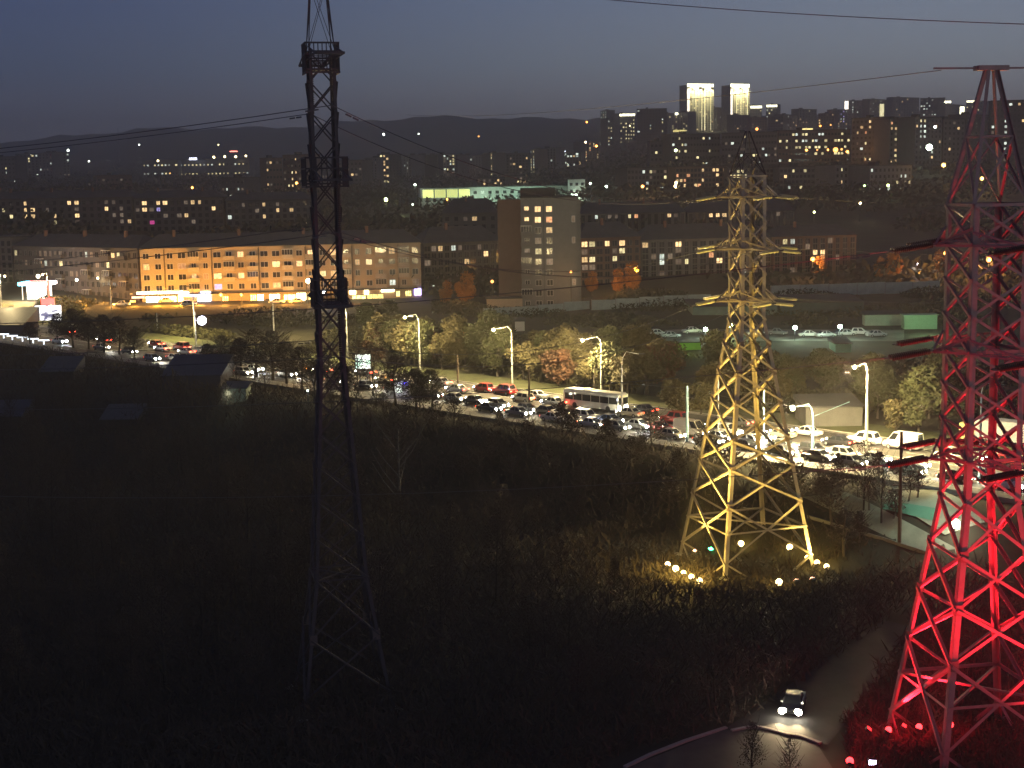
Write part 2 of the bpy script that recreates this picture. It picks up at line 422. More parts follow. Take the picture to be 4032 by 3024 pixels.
# --- the long five-storey block with the shops
LO = [(578, 1032, 'w'), (758, 988, 'w'), (780, 1075, 'w'), (823, 1072, 'd'), (860, 1073, 'w'), (860, 1116, 'b'), (940, 992, 'w'), (970, 1066, 'w'), (1000, 1080, 'y'), (1014, 1071, 'w'), (1095, 1024, 'w'), (1100, 1108, 'w'), (1145, 1106, 'y'), (1178, 1026, 'w'), (1240, 988, 'w'), (1260, 1062, 'y'), (1300, 984, 'w'), (1300, 1062, 'w'),
      (1412, 1019, 'w'), (1445, 1020, 'y'), (1474, 984, 'w'), (1521, 983, 'w'), (1561, 982, 'w'), (1603, 983, 'd'), (1605, 1020, 'w'), (1605, 1057, 'c'), (1486, 1101, 'y'), (1564, 1098, 'c'), (1643, 1096, 'd'), (1214, 1106, 'd'), (700, 1032, 'd')]
blk, F, cells, st = building('apartment_block', 'long five-storey apartment block glowing orange above a row of bright shops', 'apartment block', 548, 1655, 402, 410, 966, PLA, ROOFM,
    floors=4, cols=24, lit=LO, depth=13, roof='hip', rz_h=3.6, z0off=4.1, top_off=.75, dark='parts', seed=3, ww=1.55, wh=1.45, mull=1)
def fx(px, F_=F):     # facade x of a picture column
    lo, hi = -30.0, F_.L+30
    for _ in range(24):
        m = (lo+hi)/2
        if proj(F_.at(m, 2))[0] < px: lo = m
        else: hi = m
    return lo
L = blk['_L']; fh = (blk['_H']-.75-4.1)/4

for i in range(6):
    b = MB(); x = L*(i+.5)/6+.2; b.tube([(x, -.12, 4.2), (x, -.12, blk['_H']-.2)], .07, 6); b.build('downpipe', TARP, blk)
for c, bx_ in enumerate((777, 902, 1014, 1141, 1243, 1384, 1486, 1603)):
    for fl in range(4):
        if fl == 0 and c % 3: continue
        balcony(blk, L*(int(fx(bx_)/L*24)+.5)/24, 4.1+fl*fh+.1, 3.1, glazed=((c+fl) % 3 == 0 or c == 7))
b = MB(); b.box(-.2, -2.2, 3.75, L*.985, -.003, 4.0); b.build('shop_canopy', TARP, blk)
SH_W = emi('shop_light_white', (1, .84, .5), 16, True, .5); SH_O = emi('shop_light_orange', (1, .5, .1), 14, True, .5)
SH_Y = emi('shop_light_yellow', (1, .82, .28), 2.6, True, .5); SH_B = emi('shop_sign_violet', (.35, .3, 1), 9, True)
SH_R = emi('shop_sign_red', (1, .25, .18), 5, True); SH_C = emi('shop_sign_white', (.75, .8, 1), 9, True)
for (a, c, z0, z1, m, nm) in ((520, 570, 2.9, 3.5, SH_R, 'shop_sign'), (512, 535, .8, 2.4, SH_O, 'shop_window'), (520, 560, .2, 1.3, SH_Y, 'shop_window'),
        (575, 628, .4, 3.3, SH_W, 'shop_window'), (633, 695, .3, 3.3, SH_W, 'shop_window'), (700, 724, .4, 3.3, SH_O, 'shop_window'), (540, 722, 4.05, 4.7, SH_W, 'shop_sign'),  # bright panels stretched over the storey to take in shopfront glare
        (705, 760, 3.3, 4.3, SH_C, 'shop_sign'), (780, 830, 1.6, 4.3, SH_C, 'shop_sign'), (755, 785, 3.1, 3.9, SH_B, 'shop_sign'), (876, 900, 1.6, 2.9, SH_O, 'shop_window'),
        (986, 1010, 1, 3.1, SH_O, 'shop_window'), (1014, 1038, 1, 3.1, SH_W, 'shop_window'), (1060, 1103, 1.2, 3.1, SH_W, 'shop_window'), (1118, 1165, .9, 2.9, SH_O, 'shop_window'), (1168, 1205, 1.3, 3.2, SH_W, 'shop_window'),
        (1212, 1246, 1, 3.1, SH_Y, 'shop_window'), (1340, 1350, .8, 3.3, SH_O, 'shop_window'), (1378, 1400, 2.6, 3.9, SH_W, 'shop_sign'), (1385, 1440, .6, 2.2, SH_Y, 'shop_window'), (1445, 1510, .4, 2.4, SH_Y, 'shop_window'),
        (1502, 1552, 3.0, 3.6, SH_W, 'shop_sign'), (1560, 1575, 1.6, 3.1, SH_Y, 'shop_window'), (1596, 1620, 1.6, 3.1, SH_Y, 'shop_window'), (1632, 1658, 1.8, 3.6, SH_B, 'shop_sign'), (1435, 1452, 2.4, 3.7, SH_W, 'shop_sign')):
    x0, x1 = fx(a), fx(c); b = MB(); b.m = 0; b.box(x0, -.35 if nm == 'shop_sign' else -.06, z0, x1, -.003, z1); b.m = 1
    if nm == 'shop_window':
        for i in range(4): xx = x0+(x1-x0)*i/3; b.box(xx-.06, -.16, z0-.1, xx+.06, -.06, z1+.1)
        b.box(x0, -.16, z1, x1, -.06, z1+.12)
    b.build(nm, [m, TARP], blk)
for px, pw, col in ((250, 900, (1, .45, .12)), (360, 1400, (1, .45, .1)), (460, 2200, (1, .42, .07)), (548, 2900, (1, .42, .05)), (640, 6200, (1, .42, .04)), (720, 6200, (1, .42, .04)), (800, 4200, (1, .42, .07)), (890, 3400, (1, .40, .05)), (1000, 4400, (1, .40, .05)), (1140, 4200, (1, .40, .05)), (1240, 1300, (1, .4, .06)), (1400, 700, (1, .4, .12)), (1500, 600, (1, .45, .16))):
    light('POINT', F.at(fx(px), 2.4, 9.5), pw, col, radius=.6)  # added amber fill standing in for shop glow, no fittings
# wall lamp on the facade and rooftop aerials
def c_orange(c): return c[2] < .25 and c[0] > .9
def small_lamp(name, label, px, py, d, r, col, s, power=0, cat='lamp', pole=True, group=None):
    P = pd(px, py, d); g = terr(P.x, P.y); o = thing(name, label, cat, (P.x, P.y, g), 0, group)
    h = P.z-g
    if pole and h > .5:
        b = MB(); b.tube([(0, .25, 0), (0, .25, h+.1)], .09, 5); b.tube([(0, .25, h+.1), (0, 0, h+.25)], .06, 4); b.build('pole', TARP, o)
    if c_orange(col): s = min(s, 2.6)
    b = MB(); b.ball((0, 0, h), r, 8); b.build('bulb', emi('bulb_%d_%d_%d_%d' % (col[0]*99, col[1]*99, col[2]*99, s), col, s), o)  # ball drawn larger than a real bulb to hold the lamp's glow
    if power: light('POINT', (P.x, P.y-r*1.3, P.z-.2), power, col, radius=.4)
    return o
b = MB(); p = F.at(fx(1058), 4.1+fh*.9, 0)
# --- other near blocks
LO2 = [(164, 979, 'w'), (182, 979, 'd'), (202, 979, 'd'), (222, 980, 'd'), (240, 980, 'd'), (339, 987, 'c'), (358, 987, 'd'), (437, 993, 'w'), (467, 1001, 'y'), (70, 1009, 'y'), (150, 1015, 'd'), (186, 1017, 'd'), (205, 1017, 'd'), (244, 1019, 'y'), (381, 1028, 'd'), (418, 1028, 'y'), (99, 1050, 'd'), (134, 1051, 'c'), (155, 1053, 'd'), (170, 1052, 'w'), (188, 1053, 'c'), (300, 1062, 'd'), (320, 1063, 'd'), (207, 1092, 'd'), (386, 1094, 'd'), (280, 1098, 'd')]
o2, F2, c2_, s2_ = building('apartment_block', 'dim brown five-storey apartment block behind the filling station', 'apartment block', 52, 540, 436, 404, 972, DARKW, ROOFM, floors=5, cols=24, lit=LO2, roof='hip', rz_h=3.4, z0off=.9, seed=5, depth=13, ww=1.1)
for px, pw in ((500, 2600), (420, 1800), (320, 1200), (200, 800)): light('POINT', F2.at(fx(px, F2), 2.5, 9), pw, (1, .45, .1), radius=.6)  # added amber fill to warm this wing, no lamps built
for c in (5, 9, 14, 18, 21):
    for fl in range(5):
        if (c+fl) % 3: balcony(o2, o2['_L']*(c+.5)/24, .9+fl*(o2['_H']-1.6)/5+.2, 2.9, glazed=(c+fl) % 2 == 0, m=DARKW)
building('apartment_block', 'dark block at the left edge with one green-lit window', 'apartment block', -160, 44, 452, 440, 935, DARKW, BITU, floors=6, cols=9, lit=[(8, 1088, 'c')], dark='stuff', seed=8)
LO3 = [(1712, 970, 'd'), (1745, 969, 'w'), (1780, 968, 'c'), (1800, 968, 'd'), (1885, 968, 'd'), (1921, 1003, 'w'), (1850, 1041, 'w'), (1676, 1043, 'd'), (1850, 1078, 'd'), (1703, 1115, 'c')]
building('apartment_block', 'dark apartment block between the orange block and the brick tower', 'apartment block', 1668, 1975, 430, 440, 952, DARKW, ROOFM, floors=6, cols=12, lit=LO3, roof='hip', rz_h=4.5, seed=9)
LM1 = [(2301, 955, 'w'), (2337, 955, 'y'), (2402, 952, 'w'), (2438, 951, 'w'), (2448, 986, 'y'), (2300, 991, 'd'), (2301, 1028, 'w'), (2337, 1027, 'y'), (2430, 1024, 'y'), (2301, 1064, 'd'), (2337, 1064, 'd'), (2405, 987, 'd')]
building('apartment_block', 'dark five-storey block just right of the brick tower, orange light at its foot', 'apartment block', 2286, 2522, 425, 432, 934, REDW, ROOFM, floors=6, cols=8, lit=LM1, roof='hip', rz_h=4.4, seed=11)
LM2 = [(2535, 963, 'w'), (2685, 962, 'w'), (2585, 1000, 'd'), (2616, 1000, 'c'), (2655, 978, 'd'), (2616, 1042, 'c'), (2653, 1017, 'd'), (2686, 1038, 'd'), (2718, 1040, 'y'), (2616, 1080, 'w'), (2840, 1035, 'w'), (2900, 1034, 'w'), (2616, 1115, 'd'), (2795, 993, 'o'), (2940, 1066, 'c'), (3006, 1031, 'd')]
building('apartment_block', 'grey five-storey block behind the yellow pylon', 'apartment block', 2524, 3040, 440, 448, 938, GREYP, ROOFM, floors=6, cols=16, lit=LM2, roof='hip', rz_h=4.4, seed=12)
LM3 = [(3092, 950, 'y'), (3131, 949, 'c'), (3280, 957, 'd'), (3182, 982, 'd'), (3213, 985, 'w'), (3244, 985, 'w'), (3243, 1023, 'w'), (3309, 1020, 'd'), (3120, 1067, 'd')]
building('apartment_block', 'reddish-brown block behind the orange street lamp, right of the yellow pylon', 'apartment block', 3046, 3372, 446, 452, 928, REDW, ROOFM, floors=6, cols=11, lit=LM3, roof='hip', rz_h=3.2, seed=13)
# --- the tall brick tower block
zb9 = terr(*pd(2100, 1180, 384).xy)-1
t9, F9, c9, s9 = building('tower_block', 'nine-storey grey brick tower block with an upper stack of warm lit windows', 'tower block', 2050, 2272, 384, 384, 778, BRICK, BITU, floors=10, cols=5,
    lit=[(2066, 827, 'w'), (2110, 829, 'w'), (2151, 828, 'w'), (2065, 870, 'w'), (2110, 871, 'w'), (2153, 871, 'o'), (2151, 913, 'w'), (2085, 908, 'd'), (2111, 954, 'd'), (2067, 997, 'd'), (2113, 997, 'y'), (2067, 1038, 'd'), (2157, 1036, 'd')],
    depth=14, zb=zb9, seed=14, top_off=1.6, z0off=.6, ww=1.5, wh=1.4, snap=30)
L9 = t9['_L']; H9 = t9['_H']
for ch in list(t9.children):       # the blank right third has no windows
    if ch.name.startswith('window') and ch.location.x > L9*.62: bpy.data.objects.remove(ch)
b = MB(); b.box(-6.2, 3.2, 0, -.004, 13, H9-.4); b.build('side_wing', mat('dark_brown_brick', (.13, .085, .07), .9, 0, .2, .6), t9)
b = MB(); b.box(0, 4, H9+.36, 9.2, 10, H9+2.6); b.build('lift_house', BITU, t9)
b = MB(); b.box(L9+.004, 1.2, 0, L9+.9, 9, H9-1); b.build('loggia_stack', BRICK, t9)
for fl in range(10):
    z = .6+fl*(H9-2.2)/10
    balcony(t9, L9*.1-.2, z+.1, 2.9, glazed=fl % 3 == 1, m=GREYP)
    b = MB(); b.box(-6.25, 4.2, z+.9, -6.2, 5.6, z+2.2); b.box(-6.25, 8, z+.9, -6.2, 9.4, z+2.2); b.build('window', DGLASS, t9)
    if fl in (2, 6, 8): obj('window', winmesh(.7, 1.5, WIND, 0), t9, (L9*.93, 0, z+.7))
b = MB(); b.box(-9.5, -1.5, 0, -.01, 3.0, 3.6); b.build('annex', PLA, t9)
b = MB(); b.box(-9.8, -1.8, 3.6, 0, 3.1, 3.9); b.build('annex_roof', BITU, t9)
# --- second rows
LB = [(20, 829, 'y'), (47, 855, 'y'), (98, 797, 'w'), (98, 826, 'w'), (123, 826, 'w'), (102, 852, 'w'), (127, 853, 'w'), (265, 795, 'w'), (293, 795, 'w'), (189, 824, 'd'), (298, 822, 'd'), (220, 851, 'w'), (297, 850, 'w'), (223, 879, 'y'), (300, 878, 'd'), (415, 792, 'd'), (440, 792, 'd'), (414, 820, 'w'), (475, 820, 'd'), (448, 848, 'd'), (478, 848, 'd'), (480, 876, 'd'), (509, 876, 'w')]
LB2 = [(555, 791, 'w'), (557, 819, 'w'), (583, 819, 'd'), (617, 791, 'w'), (648, 790, 'w'), (619, 819, 'b'), (590, 878, 'p'), (726, 788, 'd'), (760, 788, 'w'), (789, 788, 'w'), (841, 815, 'w'), (733, 843, 'w'), (765, 869, 'd'), (702, 846, 'd'), (650, 848, 'd'), (531, 838, 'd')]
LB3 = [(1042, 811, 'w'), (1095, 811, 'd'), (1012, 840, 'd'), (1040, 841, 'w'), (1096, 838, 'w'), (1146, 838, 'w'), (1206, 865, 'y'), (908, 848, 'c'), (960, 800, 'd')]
for i, (a, c, d0, d1, yt, l, lab, co) in enumerate(((-60, 520, 600, 590, 780, LB, 'dark five-storey block with scattered lit windows, left edge of the second row', 20), (526, 880, 590, 592, 778, LB2, 'dark five-storey block with a pink window, middle of the second row', 13), (888, 1240, 588, 596, 786, LB3, 'dark five-storey block behind the left pylon in the second row', 13))):
    building('apartment_block', lab, 'apartment block', a, c, d0, d1, yt, DARKW, ROOFM, floors=5, cols=co, lit=l, roof='hip', rz_h=3, dark='stuff', seed=20+i, depth=13)
LR = [(2340, 860, 'c'), (2398, 857, 'd'), (2430, 856, 'd'), (2483, 855, 'y'), (2515, 855, 'o'), (2637, 850, 'w'), (2665, 851, 'd')]
LR2 = [(2805, 847, 'w'), (2833, 847, 'w'), (2860, 848, 'w'), (2900, 848, 'd'), (3010, 846, 'w'), (3075, 840, 'd')]
building('apartment_block', 'dark block with a top row of lit windows behind the brick tower', 'apartment block', 2282, 2700, 580, 585, 838, DARKW, ROOFM, floors=5, cols=16, lit=LR, roof='hip', rz_h=4.5, dark='stuff', seed=31)
building('apartment_block', 'dark block with three lit top windows left of the yellow pylon head', 'apartment block', 2706, 3130, 588, 592, 832, DARKW, ROOFM, floors=5, cols=16, lit=LR2, roof='hip', rz_h=4.5, dark='stuff', seed=32)
building('house', 'dark house with a steep roof and two warm windows left of the brick tower', 'house', 1742, 1958, 560, 560, 838, DARKW, ROOFM, floors=3, cols=6, lit=[(1879, 846, 'w'), (1879, 873, 'w'), (1842, 873, 'd')], roof='hip', rz_h=5.5, dark='stuff', seed=33)
# --- school hall
sc, FS, _, _ = building('sports_hall', 'long pale school building with four big yellow-lit hall windows', 'school', 1655, 2240, 748, 760, 736, mat('pale_render', (.42, .46, .40), .9, 0, .2, .3), BITU, floors=2, cols=22, roof='flat', dark=None, seed=35)
HALL = emi('hall_window_light', (.95, 1, .32), 1.05, True, .25)
for i in range(4):
    x0, x1 = fx(1666+i*47.5, FS), fx(1708+i*47.5, FS); z1 = zat(1700, 747, 749)-FS.o.z; z0_ = zat(1700, 779, 749)-FS.o.z
    b = MB(); b.m = 0; b.box(x0, -.06, z0_, x1, -.003, z1); b.m = 1
    for k in range(1, 6): xx = x0+(x1-x0)*k/6; b.box(xx-.06, -.12, z0_, xx+.06, -.06, z1)
    b.build('hall_window', [HALL, WHITEF], sc)
for k in range(12):
    x = fx(1872+k*29, FS); b = MB(); b.box(x-.9, -.05, FS.H-3.4, x+.9, -.003, FS.H-1.9); b.build('window', DGLASS if k != 1 else WINC, sc)
light('POINT', FS.at(fx(1880, FS), 4, 14), 12000, (.7, 1, .75), radius=.6); light('POINT', FS.at(fx(2060, FS), 4, 14), 9000, (.6, 1, .78), radius=.6); light('POINT', FS.at(fx(2240, FS), 5, 16), 6000, (.8, 1, .8), radius=.6)  # added greenish fill on the school wall, without fittings
building('school_wing', 'pale two-storey end block of the school on the right', 'school', 2238, 2304, 745, 745, 706, MATS['pale_render'], BITU, floors=3, cols=3, dark='stuff', seed=36)

# --- the districts on the hill: px0, px1, distance, top, floors, columns, wall, chance of light, palette, label
FAR = [
 (60, 150, 1750, 606, 9, 6, GREYP, .16, 'cdy', 'grey nine-storey block, leftmost on the far left slope'), (150, 205, 1740, 602, 9, 4, GREYP, .2, 'cdd', 'narrow grey block second from the left on the far slope'), (205, 272, 1730, 600, 9, 5, GREYP, .2, 'cdc', 'grey block with pale windows third from the left on the far slope'),
 (-60, 58, 1500, 618, 6, 8, DARKW, .12, 'ydc', 'low dark block at the far left edge of the slope'), (380, 520, 1200, 690, 2, 8, REDW, .12, 'dd', 'low pinkish building with a lamp before it on the left slope'),
 (560, 700, 1900, 632, 2, 10, GREYP, .45, 'ycc', 'low lit trading hall, left one on the far left slope'), (705, 980, 1950, 628, 2, 18, GREYP, .55, 'ycy', 'long low hall with a bright strip of lights on the left slope'),
 (1045, 1110, 1080, 622, 5, 5, REDW, .3, 'wdw', 'reddish block with small warm windows left of the left pylon'), (1112, 1200, 1100, 610, 6, 6, REDW, .25, 'wyd', 'taller reddish block touching the left pylon'), (1205, 1290, 1150, 628, 5, 6, DARKW, .18, 'ydd', 'dim block hidden behind the left pylon shaft'),
 (1300, 1425, 1300, 632, 5, 8, DARKW, .12, 'wdd', 'dim brown block right of the left pylon'),
 (1436, 1484, 1500, 622, 9, 4, GREYP, .1, 'cdd', 'pale grey nine-storey block, first of the hillside slabs'), (1494, 1530, 1480, 606, 10, 3, DARKW, .45, 'wwy', 'slim tower with a column of orange windows'), (1534, 1580, 1560, 608, 9, 4, BITU, .02, 'd', 'black unlit slab beside the slim orange-windowed tower'),
 (1588, 1618, 1600, 612, 9, 3, GREYP, .15, 'cd', 'thin grey slab left of centre on the hillside'), (1622, 1660, 1620, 612, 9, 3, GREYP, .15, 'cdd', 'grey slab second from the thin one'), (1670, 1718, 1640, 610, 9, 4, GREYP, .15, 'cdd', 'grey slab third on the hillside'), (1722, 1742, 1600, 612, 9, 2, BITU, .02, 'd', 'narrow black slab between grey ones'),
 (1744, 1790, 1600, 606, 9, 4, GREYP, .35, 'cyd', 'grey slab with a lit top floor'), (1794, 1842, 1650, 610, 9, 4, BITU, .02, 'd', 'wide black slab beside the one with a lit top floor'), (1848, 1905, 1600, 612, 9, 5, GREYP, .15, 'cdd', 'grey slab above the school roof'), (1908, 1940, 1580, 604, 9, 3, DARKW, .45, 'ywy', 'slab with two bright window columns'), (1946, 1986, 1560, 606, 9, 3, DARKW, .45, 'yyw', 'second slab with bright window columns'),
 (1992, 2080, 1600, 604, 8, 7, DARKW, .1, 'wdd', 'brown block right of the bright window columns'), (2086, 2106, 1560, 590, 9, 2, DARKW, .5, 'yyc', 'thin stair tower with a lit column'), (2108, 2188, 1580, 584, 9, 7, GREYP, .04, 'cd', 'broad pale slab in the middle of the hillside'), (2195, 2290, 1600, 600, 7, 8, DARKW, .22, 'wyc', 'block with a teal shop light at its foot'),
 (2300, 2360, 1700, 560, 9, 4, DARKW, .3, 'wyo', 'dark block by the orange lamps left of the twin towers'), (2364, 2388, 2300, 436, 14, 3, GREYP, .5, 'ccy', 'slim tower with a column of white windows'), (2392, 2440, 2200, 470, 8, 5, DARKW, .3, 'yyc', 'low block right of the slim white-windowed tower'), (2440, 2500, 2200, 448, 8, 6, GREYP, .45, 'yyy', 'block with yellow lights along its top'), (2508, 2626, 2000, 428, 12, 10, BITU, .06, 'yc', 'big black block left of the twin towers'),
 (2632, 2655, 2200, 446, 10, 2, GREYP, .1, 'y', 'thin pale block left of the twin towers'), (2658, 2708, 2150, 442, 9, 5, GREYP, .2, 'yy', 'yellow-topped block at the foot of the first twin tower'),
 (1880, 1990, 1150, 700, 3, 10, DARKW, .15, 'wcd', 'low row with a red light above the school'), (1995, 2250, 1180, 690, 3, 20, DARKW, .16, 'wyd', 'long low row of lit windows above the school'),
 (2812, 2850, 2300, 424, 9, 4, GREYP, .15, 'yc', 'pale block between the twin towers'), (2955, 3000, 2500, 416, 7, 5, GREYP, .15, 'cy', 'block with a lit roof edge right of the twin towers'), (3016, 3062, 2500, 412, 7, 5, GREYP, .15, 'cy', 'second block with a lit roof edge'), (2890, 2952, 2100, 452, 8, 6, DARKW, .12, 'dwc', 'dark block below the second twin tower'),
 (2960, 3020, 2000, 462, 7, 6, REDW, .12, 'dwd', 'brown block behind an orange lamp on the ridge'), (3024, 3084, 2000, 456, 7, 6, DARKW, .15, 'dcw', 'dark block in the middle of the right ridge'), (3088, 3140, 2050, 452, 7, 5, DARKW, .2, 'wcd', 'dim block with short light rows on the ridge'), (3146, 3216, 2200, 430, 8, 6, GREYP, .18, 'wdy', 'pale block with two roof lamps on the ridge'), (3222, 3284, 2100, 446, 8, 6, DARKW, .15, 'wdd', 'dim reddish block left of the flaming corner'), (3286, 3338, 2150, 432, 9, 5, GREYP, .3, 'cwb', 'block with coloured lights at the flaming corner'),
 (3344, 3420, 2600, 396, 10, 8, GREYP, .28, 'cdd', 'dark skyline block with tiny windows, left end of the long ridge wall'), (3424, 3512, 2550, 392, 10, 9, DARKW, .26, 'cdy', 'skyline block with a bright double column'), (3516, 3620, 2500, 384, 11, 10, BRICK, .14, 'wyd', 'highest brownish skyline block on the right'), (3624, 3720, 2450, 386, 10, 9, ROOFB, .25, 'ccd', 'bluish skyline block with cool windows'),
 (3724, 3800, 2300, 412, 8, 7, DARKW, .18, 'ycd', 'skyline block with a slanting lit sign on top'), (3804, 3870, 2250, 400, 9, 6, GREYP, .15, 'yy', 'skyline block with a glowing stair window'),
 (2560, 2640, 1060, 556, 4, 5, DARKW, .1, 'yc', 'low dark block with a green lamp beside it'), (2645, 2835, 1050, 528, 5, 16, DARKW, .2, 'cyy', 'long dark block with greenish lit windows below the twin towers'), (2842, 3060, 1040, 522, 5, 18, DARKW, .13, 'cyd', 'long dark block with a top row of lights above the yellow pylon'), (3066, 3348, 1030, 512, 5, 22, REDW, .28, 'ycy', 'long block with bright office windows above the orange lamps'),
 (3354, 3500, 1000, 464, 9, 9, DARKW, .14, 'wcy', 'nine-storey dark block with pairs of lit windows'), (3504, 3600, 960, 470, 9, 6, DARKW, .28, 'wwo', 'nine-storey block with a warm window column'), (3604, 3710, 950, 462, 10, 7, DARKW, .06, 'cdw', 'ten-storey block behind the white floodlight'), (3716, 3800, 980, 470, 9, 5, DARKW, .08, 'dw', 'dark block left of the red pylon head'),
 (3806, 3900, 1010, 452, 10, 6, DARKW, .05, 'cd', 'ridged dark tower block behind the red pylon head'), (3904, 4040, 990, 396, 12, 8, BITU, .08, 'wcd', 'tall black block at the right edge with a green-lit stair column'),
 (2470, 2640, 800, 660, 4, 12, DARKW, .18, 'cyd', 'low block with mixed lights behind the pylon, left part'), (2660, 2860, 800, 655, 4, 14, REDW, .18, 'wwo', 'low reddish block lit by orange lamps'), (2870, 3060, 800, 660, 4, 13, DARKW, .16, 'yyd', 'low dark row right of the yellow pylon top'), (3070, 3270, 790, 656, 4, 13, DARKW, .18, 'ycw', 'low row with evenly lit windows'), (3290, 3420, 780, 650, 4, 8, GREYP, .32, 'wwy', 'grey block with a cluster of warm windows'), (3425, 3590, 775, 652, 4, 10, GREYP, .14, 'ycd', 'grey block with warm windows at its right end'),
 (620, 690, 900, 742, 2, 5, DARKW, .06, 'd', 'small dark house on the left slope'), (150, 240, 900, 752, 3, 6, GREYP, .08, 'd', 'small pale building below the far left blocks'), (870, 960, 1000, 700, 3, 6, DARKW, .3, 'cd', 'small block with four pale windows on the left slope'),
]
FLIT = {3504: [(3532, 497), (3556, 495), (3534, 533, 'd'), (3554, 533, 'o'), (3576, 532, 'o'), (3530, 551), (3554, 551, 'd'), (3528, 569, 'd'), (3528, 586), (3554, 586, 'd'), (3527, 604), (3553, 604)],
        3354: [(3430, 483), (3452, 483), (3405, 520, 'o'), (3470, 518, 'y'), (3490, 518, 'y'), (3405, 555, 'y'), (3450, 571, 'y'), (3452, 586, 'y'), (3468, 553, 'd'), (3488, 553, 'd'), (3380, 556, 'd')],
        3604: [(3619, 482, 'y'), (3635, 482, 'y'), (3619, 498, 'c'), (3635, 498, 'c'), (3619, 515, 'c'), (3635, 515, 'c'), (3619, 531, 'c'), (3635, 531, 'c'), (3634, 547, 'c'), (3620, 577, 'c'), (3632, 580, 'c')],
        3904: [(3958, 446, 'o'), (3958, 472, 'c'), (3958, 505, 'c'), (3958, 521, 'c'), (3958, 553, 'c'), (3958, 570, 'c'), (3958, 583, 'c'), (3915, 503, 'c'), (3917, 521, 'd')]}
for i, (a, c, d, yt, fl, co, wm, rl_, pal, lab) in enumerate(FAR):
    s = d/1000
    building('apartment_block' if fl > 3 else 'low_building', lab, 'apartment block' if fl > 3 else 'building', a, c, d, d+random.uniform(-.02, .03)*d, yt, wm, BITU, floors=fl, cols=co,
             lit=FLIT.get(a, ()), randlit=rl_, dark='stuff', depth=14, seed=50+i, ww=1.5 if d < 1300 else 2.1, wh=1.6 if d < 1300 else 1.9, mull=0, pal=pal, group='apartment blocks on the far hillside', snap=14)
# twin lit towers
CROWN = emi('crown_floodlight', (1, .95, .62), 6, True, .3); STRIP = emi('corner_light_strip', (1, .88, .72), 3.2, False, .3); STRIP2 = emi('facade_strip_light', (1, .9, .5), 1.9, False, .5)
for (a, c, d, yt, lab) in ((2705, 2810, 2240, 336, 'left twin tower with glowing crown and lit corner'), (2876, 2951, 2300, 337, 'right twin tower, narrower, with glowing crown')):
    o, Ft, _, _ = building('high_rise_tower', lab, 'high-rise tower', a, c, d, d+20, yt, mat('tower_cladding', (.42, .40, .32), .8, 0, .2, .3), BITU, floors=24, cols=9, randlit=.10, dark='stuff', depth=22, seed=a, ww=2.2, wh=1.7, mull=0, pal='ywd')
    Lt, Ht = o['_L'], o['_H']
    b = MB()
    for k in range(9): b.box(Lt*k/9+.4, -.6, Ht-2.5-(k*37 % 4)*1.6, Lt*(k+1)/9-.4, -.01, Ht+2.4)
    b.build('crown_lights', CROWN, o)
    b = MB(); b.box(.5, -.5, 6, 4.2, -.01, Ht-5); b.build('corner_strip', STRIP, o)
    for k in (3, 5, 6, 8):
        b = MB(); b.box(Lt*k/9-.5, -.3, 4, Lt*k/9+.5, -.01, Ht-7); b.build('facade_strip', STRIP2, o)
    for k in range(5):
        light('SPOT', Ft.at(Lt*(k+.5)/5, Ht-1, 5), 160000, (1, .9, .5), direction=(0, .22, -1), size=75, radius=1)
# small bright roof signs on the ridge
for i, (a, c, y0, y1, d, m, lab) in enumerate(((2440, 2500, 449, 456, 2195, CROWN, 'row of yellow roof lights left of the big black block'), (2658, 2706, 444, 452, 2145, CROWN, 'row of yellow roof lights at the foot of the first twin tower'), (2955, 3000, 417, 426, 2490, CROWN, 'lit roof edge right of the twin towers, left one'), (3018, 3060, 413, 421, 2490, CROWN, 'lit roof edge right of the twin towers, right one'),
        (3326, 3340, 398, 430, 2590, STRIP, 'glowing corner sign at the start of the long ridge wall'), (3720, 3744, 398, 405, 2290, CROWN, 'slanting lit roof sign on the skyline'), (3806, 3838, 396, 403, 2240, CROWN, 'long lit roof sign on the skyline'), (3780, 3796, 420, 452, 2290, CROWN, 'glowing stair window on the skyline'), (3155, 3200, 506, 511, 1900, SH_Y, 'strip of yellow windows under the ridge'),
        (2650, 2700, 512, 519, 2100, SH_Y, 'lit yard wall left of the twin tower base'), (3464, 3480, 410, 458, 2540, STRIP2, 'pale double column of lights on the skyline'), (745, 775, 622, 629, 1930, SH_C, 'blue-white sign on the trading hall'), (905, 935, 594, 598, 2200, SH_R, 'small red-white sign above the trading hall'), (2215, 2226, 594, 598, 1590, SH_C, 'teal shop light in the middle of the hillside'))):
    p0 = pd(a, y0, d-3); p1 = pd(c, y1, d-3); b = MB(); b.m = 0; b.box(p0.x, p0.y-.5, p1.z, p1.x, p0.y, p0.z); b.m = 1; g = terr((p0.x+p1.x)/2, p0.y)
    n_ = max(2, int((p1.x-p0.x)/6))
    for k in range(n_): x = p0.x+.4+(p1.x-p0.x-.8)*k/(n_-1); b.box(x-.15, p0.y+.02, min(g, p1.z-4), x+.15, p0.y+.3, p1.z+.1)
    tag(b.build('lit_sign', [m, TARP]), lab, 'lit sign')
